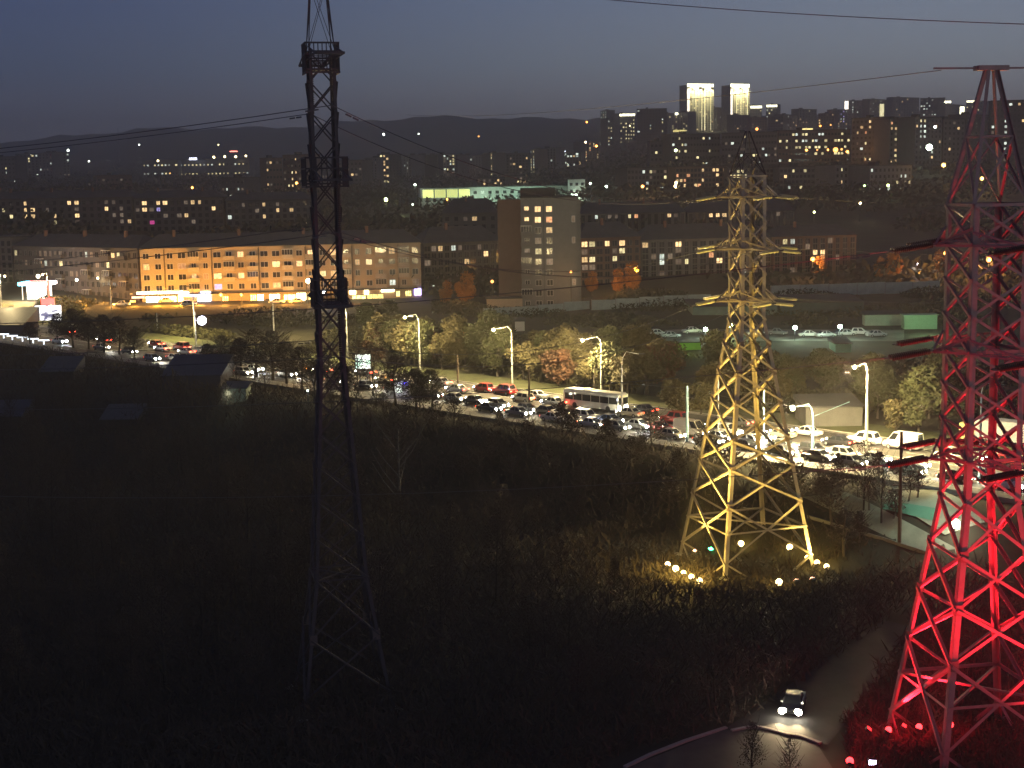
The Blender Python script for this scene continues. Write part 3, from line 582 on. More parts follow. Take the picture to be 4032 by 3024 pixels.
# --- filling station, round sign, billboards
def billboard(label, px0, px1, y0, y1, d, m, legs=2, name='billboard', yb=None):
    p0 = pd(px0, y1, d); p1 = pd(px1, y0, d); o = thing(name, label, 'billboard', (p0.x, d, terr(p0.x, d)))
    w = p1.x-p0.x; z0 = p0.z-o.location.z; z1 = p1.z-o.location.z
    b = MB(); b.box(0, 0, z0, w, .15, z1); b.build('screen', m, o)
    b = MB(); b.box(-.15, .02, z0-.15, w+.15, .4, z0); b.box(-.15, .02, z1, w+.15, .4, z1+.15); b.box(-.15, .02, z0, 0, .4, z1); b.box(w, .02, z0, w+.15, .4, z1); b.build('frame', TARP, o)
    for k in range(legs):
        x = w*(k+.5)/legs; b = MB(); b.tube([(x, .3, 0), (x, .3, z0)], .15, 6); b.build('post', TARP, o)
    return o
def poster(name, c1, c2, s, scale=.5):
    m = bpy.data.materials.new(name); m.use_nodes = True; t = m.node_tree; bb = t.nodes['Principled BSDF']
    c = N(t, 'ShaderNodeTexCoord'); n = N(t, 'ShaderNodeTexNoise'); n.inputs['Scale'].default_value = scale; n.inputs['Detail'].default_value = 3
    t.links.new(c.outputs['Object'], n.inputs['Vector']); r = ramp(t, [(.42, c1), (.52, c2)], n.outputs[0])
    t.links.new(r.outputs[0], bb.inputs['Emission Color']); bb.inputs['Emission Strength'].default_value = s
    return m
billboard('brightly lit white billboard with dark figures beside the avenue, far left', 140, 240, 1202, 1262, gp(190, 1285).y, poster('poster_figures', (.05, .05, .12), (1, 1, 1), 2.6, .55))
billboard('glowing white-green billboard behind bare branches, right of the left pylon', 1402, 1457, 1396, 1452, 262, poster('poster_pale', (.55, .9, .75), (.9, 1, .92), 2.6, .4))
FD = gp(130, 1182).y
fs = thing('filling_station', 'small filling station with white-cyan canopy and red trim, far left', 'filling station', pd(72, 1160, FD).xyz*1)
fs.location.z = terr(fs.location.x, fs.location.y); gz = fs.location.z
x1 = pd(194, 1120, FD).x-fs.location.x; zt = zat(130, 1112, FD)-gz; zc = zat(130, 1125, FD)-gz
b = MB(); b.box(0, 0, zc, x1*.25, 7, zt); b.build('canopy_left', emi('canopy_cyan', (.2, .8, 1), 5, True), fs)
b = MB(); b.box(x1*.25+.01, 0, zc, x1, 7, zt); b.build('canopy', emi('canopy_white', (1, .8, .75), 8, True), fs)
b = MB(); b.box(x1-.6, -.3, zc-4, x1+.1, -.01, zt+.2); b.box(x1*.4, -.2, zt+.01, x1, .3, zt+.4); b.build('red_trim', emi('red_trim_light', (1, .06, .05), 7, True), fs)
b = MB(); b.box(1.8, 2, 0, x1-1.5, 6.5, zc-.4); b.build('kiosk', emi('kiosk_light', (1, .93, .78), 5, True, .5), fs)
for k in range(3): b = MB(); b.tube([(1+k*(x1-2)/2, .6, 0), (1+k*(x1-2)/2, .6, zc)], .15, 6); b.build('canopy_post', WHITEF, fs)
light('POINT', (fs.location.x+4, FD-5, gz+3), 1800, (1, .85, .8), radius=.8)
rs = pd(187, 1187, gp(190, 1285).y+3); o = thing('mast_sign', 'red lit mast sign standing above the figure billboard', 'sign', (rs.x, rs.y, terr(rs.x, rs.y))); h = rs.z-o.location.z
b = MB(); b.tube([(0, 0, 0), (0, 0, h+4)], .12, 6); b.build('mast', TARP, o); b = MB(); b.box(-1.6, -.2, h-1, 1.8, .1, h+.8); b.build('red_panel', MATS['red_trim_light'], o)
rs = pd(795, 1262, 322); o = thing('round_sign', 'glaring round white-violet lamp sign on a pole by the avenue', 'sign', (rs.x, rs.y, terr(rs.x, rs.y))); h = rs.z-o.location.z
b = MB(); b.lathe((0, -.2, h), (0, .2, h), [(0, .01), (0, 1.0), (.3, 1.0), (.3, .01)], 16); b.build('disc', emi('round_sign_light', (.8, .8, 1), 14, True), o)
b = MB(); b.tube([(-1.6, .2, 0), (-1.6, .2, h+2)], .12, 6); b.tube([(-1.6, .2, h), (0, .2, h)], .07, 5); b.build('pole', POLE, o)
light('POINT', (rs.x, rs.y-1.5, rs.z), 900, (.8, .8, 1), radius=.5)
rs = pd(1578, 1450, 246); o = thing('kiosk', 'small white kiosk with a blue light beyond bare branches', 'kiosk', (rs.x, rs.y, terr(rs.x, rs.y)))
b = MB(); b.box(-1.4, 0, 0, 1.4, 2.2, 2.9); b.build('wall', POLE, o); b = MB(); b.box(-1.55, -.3, 2.9, 1.55, 2.4, 3.15); b.build('roof', TARP, o)
b = MB(); b.box(.2, -.1, 2.2, 1.1, -.01, 2.7); b.build('blue_lamp', emi('blue_lamp_light', (.08, .05, 1), 9, True), o)
b = MB(); b.box(-1.1, -.05, .9, .1, -.01, 2.4); b.build('window', WINC, o)
light('POINT', (rs.x, rs.y-1.6, o.location.z+2.6), 250, (.7, .7, 1), radius=.3)
# --- the yard with white floodlights
def fence(name, label, p0, p1, h, pan, m, cat='fence'):
    n = max(2, int((p1-p0).length/pan)); o = thing(name, label, cat, (p0.x, p0.y, p0.z), atan2(p1.y-p0.y, p1.x-p0.x)); L = (p1.xy-p0.xy).length
    me = MB(); me.box(.04, -.05, 0, L/n-.04, .05, h)
    for k in range(3): me.box(.25, -.09, .2+k*h/3, L/n-.25, -.05, .2+k*h/3+h/3-.3)
    me = me.mesh('panel', m); po = MB(); po.box(-.1, -.12, 0, .1, .12, h+.15); po = po.mesh('post', CONC)
    for i in range(n):
        q = p0.lerp(p1, i/n); z = terr(q.x, q.y)-p0.z
        obj('panel', me, o, (L*i/n, 0, z+random.uniform(-.05, .1))); obj('post', po, o, (L*i/n, 0, z))
    return o
FENM = mat('painted_concrete_fence', (.36, .42, .40), .85, 0, .3, .5)
fence('concrete_fence', 'pale greenish concrete panel fence along the yard below the brick tower', gp(2330, 1222), gp(2800, 1200), 2.6, 6, FENM)
fence('concrete_fence', 'dim concrete panel fence running left from the yard under the brick tower', gp(1905, 1252), gp(2322, 1216), 2.4, 6, FENM)
fence('concrete_fence', 'dark bluish panel fence on the upper edge of the yard at right', gp(3035, 1172), gp(3700, 1150), 3.2, 8, FENM)
def shed(label, px0, px1, yt, yb, m, rm=BITU, depth=6, name='shed', cat='shed', ribs=False, slope=.8):
    a = gp((px0+px1)/2, yb); p0 = pd(px0, yb, a.y); p1 = pd(px1, yb, a.y); z = zat((px0+px1)/2, yt, a.y)-a.z
    o = thing(name, label, cat, (p0.x, a.y, a.z-.1)); w = p1.x-p0.x; b = MB(); b.box(0, 0, 0, w, depth, z); b.build('wall', m, o)
    b = MB(); b.hexa([(-.3, -.3, z), (w+.3, -.3, z), (w+.3, depth+.3, z+.02), (-.3, depth+.3, z+.02), (-.3, -.3, z+.12), (w+.3, -.3, z+.12), (w+.3, depth+.3, z+slope), (-.3, depth+.3, z+slope)]); b.build('roof', rm, o)
    if ribs:
        for k in range(int(w/.7)): b = MB(); b.box(.3+k*.7, -.06, .1, .42+k*.7, -.002, z-.05); b.build('rib', m, o)
    return o
shed('pale green container left of the bright green one', 3405, 3554, 1238, 1282, mat('pale_green_metal', (.28, .36, .30), .7, 0, .2, 1), name='container', cat='container', depth=2.5)
shed('bright green ribbed container brightened by an added light at right', 3560, 3690, 1240, 1296, GREENM, GREENM, name='container', cat='container', depth=2.5, ribs=True, slope=.2)
shed('long low warehouse with a dull teal wall behind the yellow pylon', 2728, 3060, 1205, 1240, mat('teal_metal', (.14, .2, .18), .8, 0, .3, .5), depth=14)
shed('flat low warehouse in the dark right of the yellow pylon', 3070, 3400, 1190, 1238, mat('dark_teal_metal', (.07, .1, .1), .8, 0, .3, .5), depth=16)
shed('small turquoise booth below the yard lights', 3290, 3352, 1352, 1388, mat('turquoise_metal', (.12, .3, .24), .7, 0, .2, 1))
shed('low box standing in for a green-lit car on the yard left of the yellow pylon', 2670, 2760, 1348, 1378, mat('green_lit_metal', (.3, .5, .1), .6, 0, .2, 1), name='kiosk', cat='kiosk', slope=.2)  # green light is put into the metal colour; box replaces a car
shed('grey garage wall between the two right street lamps', 3172, 3395, 1600, 1690, mat('garage_plaster', (.13, .13, .12), .9, 0, .3, .4), depth=8)
shed('small white panel hut among trees below the dark fence', 2028, 2066, 1264, 1304, WHITEF, name='hut', cat='hut', depth=2)
shed('dark blue-roofed barn on the left below the avenue', 640, 870, 1478, 1530, mat('dark_boards', (.05, .05, .07), .9), ROOFB, depth=12, name='barn', cat='barn', slope=2.5)
shed('shed with a pale lit gable among the left houses', 878, 970, 1528, 1584, mat('pale_boards', (.3, .38, .33), .8, 0, .3, 1), ROOFB, depth=5, slope=.6)
shed('small grey-roofed cottage on the left', 160, 290, 1462, 1502, mat('dark_timber', (.05, .045, .04), .9), mat('grey_sheet_roof', (.07, .08, .09), .7, 0, .3, 1), depth=7, name='cottage', cat='house', slope=2.2)
shed('blue-roofed cottage at the left edge', -60, 82, 1640, 1690, MATS['dark_timber'], ROOFB, depth=7, name='cottage', cat='house', slope=2)
shed('low cottage with a dull grey roof left of the thicket', 400, 540, 1650, 1682, MATS['dark_timber'], MATS['grey_sheet_roof'], depth=6, name='cottage', cat='house', slope=1.8)
shed('dark-roofed hall at the left edge above a row of white lamps', -80, 92, 1280, 1318, MATS['dark_boards'], ROOFB, depth=12, name='hall', cat='hall', slope=3.4)
light('POINT', gp(925, 1600)+Vector((0, -5, 3)), 500, (.9, 1, .7), radius=.3)  # added fill for the pale gable, no fitting
for i, x in enumerate((14, 48, 88, 130, 172)):
    P = gp(x, 1318+i*6, 1.2); b = MB(); b.box(-1.2, -.3, 0, 1.2, .3, .22); b.box(-.1, -.1, -1.3, .1, .1, 0); tag(b.build('strip_lamp', emi('strip_lamp_light', (.8, .88, 1), 2.4), loc=P), '%s from the left of five white strip lamps at the left edge' % ORD[i], 'lamp', 'white strip lamps in a row')
YL = (.72, 1, .74)
for i, (x, y, p, lab) in enumerate(((2778, 1297, 8000, 'white-green yard floodlight left of the yellow pylon'), (2877, 1282, 7000, 'yellow-green yard floodlight behind the yellow pylon leg'), (3131, 1290, 8000, 'white yard floodlight right of the yellow pylon'), (3308, 1286, 10000, 'brightest white yard floodlight before the pale container'))):
    small_lamp('yard_floodlight', lab, x, y, gp(x, 1345).y, .45, YL if i != 1 else (.8, 1, .35), 60, p*.22, group='yard floodlights')
light('POINT', gp(3640, 1310)+Vector((0, -6, 3)), 2500, (.55, 1, .5), radius=.3); light('POINT', gp(2700, 1385)+Vector((0, -3, 2)), 350, (.5, 1, .15), radius=.3)  # added fills to brighten the green container and the green box
sheet('yard_paving', mat('yard_concrete', (.2, .2, .18), .9, 0, .5, .3), [(2620, 1345), (3560, 1345), (3560, 1300), (2620, 1300)])
# small lamps scattered over the districts: px, py, dist, radius, colour, strength, power, label
OR = (1, .45, .12); WH = (.9, 1, .85); YE = (1, .8, .4)
for i, (x, y, d, r, c, s, p, lab) in enumerate((
    (3200, 1021, 430, .75, OR, 40, 3500, 'orange street lamp glaring in front of the reddish block'), (2507, 1063, 405, .7, (1, .55, .1), 25, 5000, 'orange lamp inside a glowing autumn tree'), (2248, 1070, 380, .3, OR, 12, 350, 'small wall lamp at the brick tower corner'), (1938, 1108, 395, .45, OR, 20, 500, 'orange lamp left of the brick tower foot'), (3893, 1022, 420, .8, OR, 30, 9000, 'orange street lamp behind the red pylon, left one'), (3722, 997, 440, .6, OR, 25, 8000, 'orange lamp over the orange-lit bank'), (3617, 1040, 435, .45, (1, .9, 1), 20, 1500, 'white lamp over the orange-lit bank'),
    (3715, 650, 800, 1.3, (1, .6, .2), 30, 9000, 'large yellow-orange street lamp beside the red pylon shoulder'), (3866, 703, 760, 1.1, (1, .6, .2), 25, 5000, 'yellow-orange street lamp seen through the red pylon'), (3659, 580, 900, 1.9, (.8, 1, .75), 40, 6000, 'white starburst floodlight on the right hillside'), (3682, 500, 940, .9, WH, 12, 0, 'small white lamp above the white floodlight'), (3290, 590, 980, 1.8, OR, 25, 3500, 'big orange lamp under the office windows'), (3336, 597, 980, 1.1, OR, 20, 4000, 'orange lamp right of the big one'), (3175, 591, 990, 1.0, OR, 18, 3000, 'orange lamp left of the big one'), (3260, 590, 985, .8, OR, 15, 2000, 'small orange lamp touching the big one'), (3314, 588, 985, .8, OR, 15, 0, 'small orange lamp between the big ones'), (3218, 590, 985, .6, OR, 12, 0, 'faint orange lamp under the office windows'),
    (2661, 592, 1000, 1.0, (.85, 1, .5), 14, 3000, 'greenish lamp at the foot of the long dark block'), (2980, 508, 1850, 2.0, OR, 9, 5000, 'soft orange lamp on the ridge under the twin towers'), (3230, 496, 1900, 1.5, OR, 9, 4000, 'orange lamp on the ridge, middle'), (3271, 492, 1900, 1.2, OR, 7, 0, 'orange lamp on the ridge, right'), (2565, 560, 1500, 1.5, OR, 10, 6000, 'orange lamp below the big black block'), (2348, 575, 1500, 1.5, OR, 14, 9000, 'orange lamp left of the twin towers'), (2310, 480, 2100, 1.6, OR, 12, 9000, 'orange lamp high on the hillside'), (2306, 560, 1650, 1.2, (1, .7, .4), 10, 0, 'pinkish lamp in the hillside middle'),
    (2530, 734, 740, .9, OR, 20, 5000, 'orange lamp left of the low reddish block'), (2661, 733, 740, .9, (1, .7, .3), 25, 5000, 'double yellow lamp under the low reddish block'), (2662, 719, 745, .7, (1, .7, .3), 14, 0, 'upper half of the double yellow lamp'), (3387, 800, 620, .5, YE, 14, 900, 'small yellow lamp in the dark wood on the right'), (3206, 835, 600, .45, (.9, 1, .4), 12, 700, 'small green-yellow lamp in the dark wood'), (3497, 730, 740, .7, (.8, 1, .3), 14, 1500, 'greenish lamp below the grey block'), (3404, 731, 740, .5, (.6, 1, .3), 10, 0, 'small green lamp below the grey block'),
    (1168, 720, 860, .9, OR, 22, 5000, 'orange lamp left of the left pylon'), (757, 738, 860, .8, OR, 20, 4000, 'orange lamp on the left slope'), (670, 682, 1300, .6, OR, 6, 0, 'tiny reddish lamp on the left slope'), (1520, 786, 690, .8, (.85, 1, .4), 30, 6000, 'greenish lamp left of the school'), (1634, 727, 740, .5, (.85, 1, .8), 16, 2500, 'white lamp at the school corner'), (1760, 785, 730, .6, OR, 14, 2000, 'orange lamp before the hall windows'), (1625, 805, 680, .35, WH, 10, 400, 'small white lamp before the school'), (2324, 722, 740, .5, WH, 12, 1200, 'small white lamp right of the school, left'), (2387, 735, 735, .6, (.8, 1, .8), 18, 3000, 'white lamp right of the school'),
    (1511, 529, 1900, 1.5, WH, 12, 0, 'white lamp on top of the slim tower'), (1885, 537, 1900, 1.2, OR, 10, 0, 'orange lamp above the bright window columns'), (1648, 527, 2000, 1.0, WH, 8, 0, 'tiny white lamp over the grey slabs'), (268, 592, 1800, 1.5, WH, 9, 0, 'white lamp over the far left blocks'), (548, 570, 2200, 1.2, WH, 7, 0, 'tiny white lamp on the left ridge'), (860, 570, 2200, 1.0, YE, 8, 0, 'tiny yellow lamp above the trading hall'), (350, 635, 1500, .9, WH, 7, 0, 'tiny white lamp on the left slope'), (885, 617, 1900, 1.6, YE, 9, 0, 'bright lamp on the trading hall, first'), (928, 617, 1900, 1.6, YE, 9, 0, 'bright lamp on the trading hall, second'), (968, 614, 1900, 1.4, YE, 9, 0, 'bright lamp on the trading hall, third'), (842, 619, 1900, 1.6, YE, 9, 0, 'bright lamp on the trading hall, fourth'), (622, 633, 1880, 1.4, YE, 9, 0, 'bright lamp at the left end of the halls'), (2480, 400+95, 2100, 1.0, YE, 8, 0, 'yellow lamp in front of the lit block'),
    (530, 1508, 285, .5, (1, .5, .2), 18, 900, 'orange yard lamp among the left houses'), (592, 1503, 285, .28, YE, 4, 120, 'small yellow window lamp among the left houses'), (1205, 1448, 262, .4, OR, 14, 500, 'orange lamp behind branches left of the left pylon'), (1211, 1538, 240, .16, WH, 9, 60, 'tiny white lamp in the thicket left of the left pylon'), (150, 1088, 418, .55, (1, .85, .6), 16, 600, 'white lamp before the dim brown block, left'), (302, 1102, 412, .4, WH, 12, 250, 'white lamp before the dim brown block, middle'), (385, 1095, 412, .35, YE, 10, 600, 'yellow lamp before the dim brown block, right'), (1213, 1106, 398, .65, (1, .8, .5), 22, 2500, 'bright wall lamp on the orange block left of the pylon'), (1275, 1150, 385, .5, (.8, .85, 1), 16, 900, 'blue-white lamp seen through the left pylon'), (1415, 1227, 352, .25, (.5, 1, .7), 12, 200, 'tiny green lamp on the verge right of the left pylon'), (2350, 1238, 372, .35, (1, .9, .8), 16, 900, 'small white lamp below the concrete fence'), (2870, 1275, 372, .25, YL, 16, 0, 'small side lamp beside the yellow-green floodlight'), (870, 1160, 392, .5, OR, 20, 2500, 'orange lamp before the shops, middle'), (950, 1160, 392, .4, OR, 18, 1500, 'orange lamp before the shops, right of middle'),
    )):
    small_lamp('lamp', lab, x, y, d, r, c, s, p)

# ------------------------------------------------------------------ evening haze
def make_haze():
    m = bpy.data.materials.new('evening_haze'); m.use_nodes = True; t = m.node_tree; t.nodes.clear()
    o = N(t, 'ShaderNodeOutputMaterial'); v = N(t, 'ShaderNodeVolumePrincipled'); v.inputs['Density'].default_value = HAZE
    v.inputs['Color'].default_value = (.95, .93, .9, 1); v.inputs['Anisotropy'].default_value = .1
    t.links.new(v.outputs[0], o.inputs['Volume'])
    b = MB(); b.box(-4450, -70, -3, 4550, 7120, 350); tag(b.build('haze', m), kind='stuff')
HAZE = .00025
make_haze()
# ------------------------------------------------------------------ power pylons
def pylon(name, label, cx, cy, rot, z0, prof, nodes, arms, m, wl, wb, peak, ring=None, armlen=5, bracket=2.0, dirs=(1, -1), gm=GUSS, foot=True, extra=True, tipw=.45):
    o = thing(name, label, 'electricity pylon', (cx, cy, z0), rot)
    ang = [pi, -pi/2, 0, pi/2]
    def s(h):
        for (h0, s0), (h1, s1) in zip(prof, prof[1:]):
            if h <= h1: return s0+(s1-s0)*(h-h0)/(h1-h0)
        return prof[-1][1]
    def C(k, h): a = ang[k % 4]; return Vector((cos(a)*s(h), sin(a)*s(h), h))
    def FN(k): a = ang[k % 4]+pi/4; return Vector((cos(a), sin(a), 0))
    hs = [h for h, _ in prof]
    for k in range(4):
        b = MB(); a = ang[k]; out_ = Vector((cos(a), sin(a), 0)); e1 = FN(k); e2 = FN(k-1)
        for h0, h1 in zip(hs, hs[1:]):
            p, q = C(k, h0), C(k, h1); ax = (q-p).normalized()
            # two flanges following the two faces, corner outward
            f1 = e1.cross(ax).normalized(); f2 = ax.cross(e2).normalized()
            if f1.dot(out_) > 0: f1 = -f1
            if f2.dot(out_) > 0: f2 = -f2
            b.bar(p+f1*wl/2, q+f1*wl/2, wl, .04, e1); b.bar(p+f2*wl/2, q+f2*wl/2, wl, .04, e2)
        b.build('leg', m, o)
        if foot: b = MB(); p = C(k, hs[0]); b.box(p.x-.45, p.y-.45, hs[0]-1.0, p.x+.45, p.y+.45, hs[0]+.3); b.build('footing', CONC, o)
    if hs[0] < 0:
        for k in range(4):
            for kk, nn in ((k+1, FN(k)), (k-1, FN(k-1))):
                b = MB(); p = C(k, .1); q = C(k, hs[0]).lerp(C(kk, hs[0]), .26); b.angle(p+nn*.03, q+nn*.03, wb*.9, nn); b.build('foot_brace', m, o)
    wa = prof[2][0] if hs[0] < 0 else prof[1][0]
    for i, (h0, h1) in enumerate(zip(nodes, nodes[1:])):
        w_ = wb if h1 <= wa+.1 else wb*.8
        for k in range(4):
            n = FN(k); e = n*.03
            for (p, q, oo) in ((C(k, h0), C(k+1, h1), e), (C(k+1, h0), C(k, h1), e+n*.12)):
                b = MB(); b.angle(p+oo, q+oo, w_, n); b.build('brace', m, o)
            p = C(k, h1)
            if extra and h1 < wa:
                b = MB(); a = ang[k]; g = Vector((cos(a), sin(a), 0))
                for nn in (FN(k), FN(k-1)):
                    t_ = nn.cross(Vector((0, 0, 1))).normalized(); t_ = t_ if t_.dot(g) < 0 else -t_
                    cc = p+nn*.05+t_*.25; b.bar(cc-Vector((0, 0, .42)), cc+Vector((0, 0, .42)), .62, .05, nn)
                b.build('gusset_plate', gm, o)
    for h in ([ring] if ring else [])+[a for a in arms]+[hs[-1]]:
        for k in range(4):
            b = MB(); n = FN(k); b.angle(C(k, h)+n*.08, C(k+1, h)+n*.08, wb*.9, n); b.build('ring_beam', m, o)
        if h == ring:
            for k in (0, 1):
                b = MB(); b.angle(C(k, h), C(k+2, h), wb*.7, (0, 0, 1)); b.build('ring_beam', m, o)
            for k in range(4):
                n = FN(k); mid = (C(k, h0_ := nodes[0])+C(k+1, nodes[1]))/2
    tips = {}
    for ia, h in enumerate(arms):
        al = armlen[ia] if isinstance(armlen, (list, tuple)) else armlen
        up = 1.0
        for sgn, k in ((1, 1), (-1, 3)):      # toward and away from the viewer
            n = FN(k); A, B = C(k, h), C(k+1, h); A2, B2 = C(k, h+up), C(k+1, h+up); T = (A+B)/2+n*al; tw = (B-A).normalized()*tipw
            b = MB()
            for p, q in ((A, T-tw), (B, T+tw), (A2, T-tw), (B2, T+tw)): b.angle(p, q, wb*.5, (0, 0, 1))
            b.bar(T-tw, T+tw, .2, .2, (0, 0, 1))
            for j in range(1, 4):
                f = j/4; p, q = A.lerp(T-tw, f), B.lerp(T+tw, f); p2, q2 = A2.lerp(T-tw, f), B2.lerp(T+tw, f)
                pp = A.lerp(T-tw, f-.25); qq = B2.lerp(T+tw, f-.25)
                for u_, v_ in ((p, q), (p, p2), (q, q2), (pp, q), (A2.lerp(T-tw, f-.25), p), (qq, q)): b.bar(u_, v_, wb*.3, wb*.2, (0, .3, 1))
            b.build('crossarm', m, o); tips[(ia, sgn)] = T
        for sgn, k in ((1, 0), (-1, 2)):      # side brackets carrying the tension strings
            if bracket <= 0: continue
            n = FN(k); A, B = C(k, h), C(k+1, h); A2, B2 = C(k, h+1.3), C(k+1, h+1.3); T = (A+B)/2+n*bracket-Vector((0, 0, 0)); b = MB()
            for p in (A, B, A2, B2): b.angle(p, T, wb*.7, (0, 0, 1))
            b.build('bracket', m, o); tips[(ia, sgn*2)] = T
    h = hs[-1]
    if peak:
        hp, sp, tbar = peak; b_top = [Vector((cos(a)*sp, sin(a)*sp, hp)) for a in ang]
        hm = h+(hp-h)*.5
        for k in range(4):
            b = MB(); b.angle(C(k, h), b_top[k], wb*(1.1 if tbar else .45), FN(k)); b.build('peak_leg', m if tbar else STEELD, o)  # unlit spire: its darkness is put into the steel colour
            p = C(k, h).lerp(b_top[k], .5); q = C(k+1, h).lerp(b_top[(k+1) % 4], .5)
            for u_, v_ in ((C(k, h), q), (C(k+1, h), p), (p, q)): b = MB(); b.angle(u_, v_, wb*(.6 if tbar else .3), FN(k)); b.build('brace', m if tbar else STEELD, o)
        if tbar:
            b = MB(); n = FN(0); c0 = Vector((0, 0, hp)); b.bar(c0-n*tbar, c0+n*tbar, .12, .14, (0, 0, 1)); b.bar(c0-n*1.2, c0+n*1.2, 1.0, .35, (0, 0, 1)); b.build('peak_bar', m, o)
    return o, tips, C, FN
def string_(label, p, q, r=.17, m=INSUL, group=None, name='insulator_string', dbl=False):
    p = Vector(p); q = Vector(q); L_ = (q-p).length; n = max(6, int(L_/.16)); a = (q-p).normalized()
    o = thing(name, label, 'insulator', p, 0, group)
    off = a.cross(Vector((0, 0, 1))); off = off.normalized()*.28 if off.length > .1 else Vector((.28, 0, 0))
    for sg in ((-1, 1) if dbl else (0,)):
        b = MB(); pr = [(0, .03)]
        for i in range(n): t = .1+(L_-.2)*i/n; pr += [(t, .05), (t+.02, r), (t+.07, r*.85), (t+.08, .05)]
        pr += [(L_, .03)]; b.lathe(off*sg, off*sg+a, pr, 9); b.build('disc_string', m, o)
    b = MB(); b.bar(-a*.25, Vector((0, 0, 0)), .6 if dbl else .15, .08, (0, 0, 1)); b.bar(a*L_, a*(L_+.25), .6 if dbl else .15, .08, (0, 0, 1)); b.build('yoke', TARP, o)
    return o
def cable(label, p, q, sag, r=.035, seg=26, group=None, dampers=False, name='power_line'):
    p = Vector(p); q = Vector(q); pts = [p.lerp(q, i/seg)-Vector((0, 0, sag*4*(i/seg)*(1-i/seg))) for i in range(seg+1)]
    b = MB(); b.tube(pts, r, 4)
    if dampers:
        for f in (1.8, 2.6):
            d_ = (pts[1]-pts[0]).normalized(); c = pts[0]+d_*f; b.bar(c-d_*.3-Vector((0, 0, .18)), c+d_*.3-Vector((0, 0, .18)), .1, .12, (0, 0, 1))
    return tag(b.build(name, WIRE), label, 'power line', group)
# yellow-lit pylon
ny = [0, 6.33, 10.5, 13.75, 18.0, 21.4, 24.6, 27.46, 29.7, 32.7, 35.66, 38.6, 41.6, 43.87]
YP = pylon('electricity_pylon', 'lattice pylon floodlit yellow from its base, standing before the traffic', 27.449, 167.217, -.451, 0, [(-1.75, 8.39), (0, 8.018), (27.46, 2.23), (43.87, 2.23)], ny, [29.7, 35.66, 41.59], STEEL, .42, .22, (49.0, .25, 0), ring=3.37, armlen=[4.5, 6, 4.5], bracket=2.4)
nr = [0, 6.67, 10.85, 14.86, 18.82, 22.14, 25.0, 27.8, 30.46, 33.2, 35.9, 38.56, 41.47]
RP = pylon('electricity_pylon', 'lattice pylon floodlit red at the right edge, the nearest pylon', 36.289, 110.099, -.621, 0, [(-1.75, 7.2), (0, 6.857), (18.82, 3.156), (41.47, 3.156)], nr, [22.14, 30.46, 38.56], STEELR, .46, .25, (51.6, .5, 4.6), ring=3.53, armlen=[4.5, 6, 4.5], bracket=1.9)
pc = gp(1352, 2752)
npy = [0, 5, 10, 13.6, 16.8, 19.8, 22.6, 25.4, 28.4, 31.2, 34.0, 36.6, 39.2, 41.9, 44.6, 47.2, 49.8, 52.3, 54.8]
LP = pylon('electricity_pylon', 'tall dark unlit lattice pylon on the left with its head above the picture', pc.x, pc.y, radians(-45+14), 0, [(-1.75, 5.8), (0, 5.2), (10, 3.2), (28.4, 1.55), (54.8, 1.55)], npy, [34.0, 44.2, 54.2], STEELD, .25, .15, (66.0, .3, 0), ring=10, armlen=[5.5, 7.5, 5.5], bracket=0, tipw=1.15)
for z_, w_ in ((53.6, 1.38), (44.2, 1.75), (34.0, 1.4)):      # maintenance decks at the crossarm levels
    b = MB(); b.box(-w_, -w_, z_-.35, w_, w_, z_-.2)
    for k in range(9):
        x = -w_+2*w_*k/8; b.box(x-.04, -w_-.04, z_-.6, x+.04, -w_+.04, z_+1.9); b.box(-w_-.04, x-.04, z_-.6, -w_+.04, x+.04, z_+1.9); b.box(w_-.04, x-.04, z_-.6, w_+.04, x+.04, z_+1.9)
    for zz in (z_-.6, z_+.9, z_+1.8): b.box(-w_, -w_-.06, zz, w_, -w_+.06, zz+.14); b.box(-w_-.06, -w_, zz, -w_+.06, w_, zz+.14); b.box(w_-.06, -w_, zz, w_+.06, w_, zz+.14)
    dk_ = b.build('deck', STEELD, LP[0]); dk_.rotation_euler = (0, 0, pi/4)
def wp(P, v): return P[0].matrix_basis @ v
bpy.context.view_layer.update()
wires = 'conductors strung between the pylons'
lvl = ['lowest', 'middle', 'top']
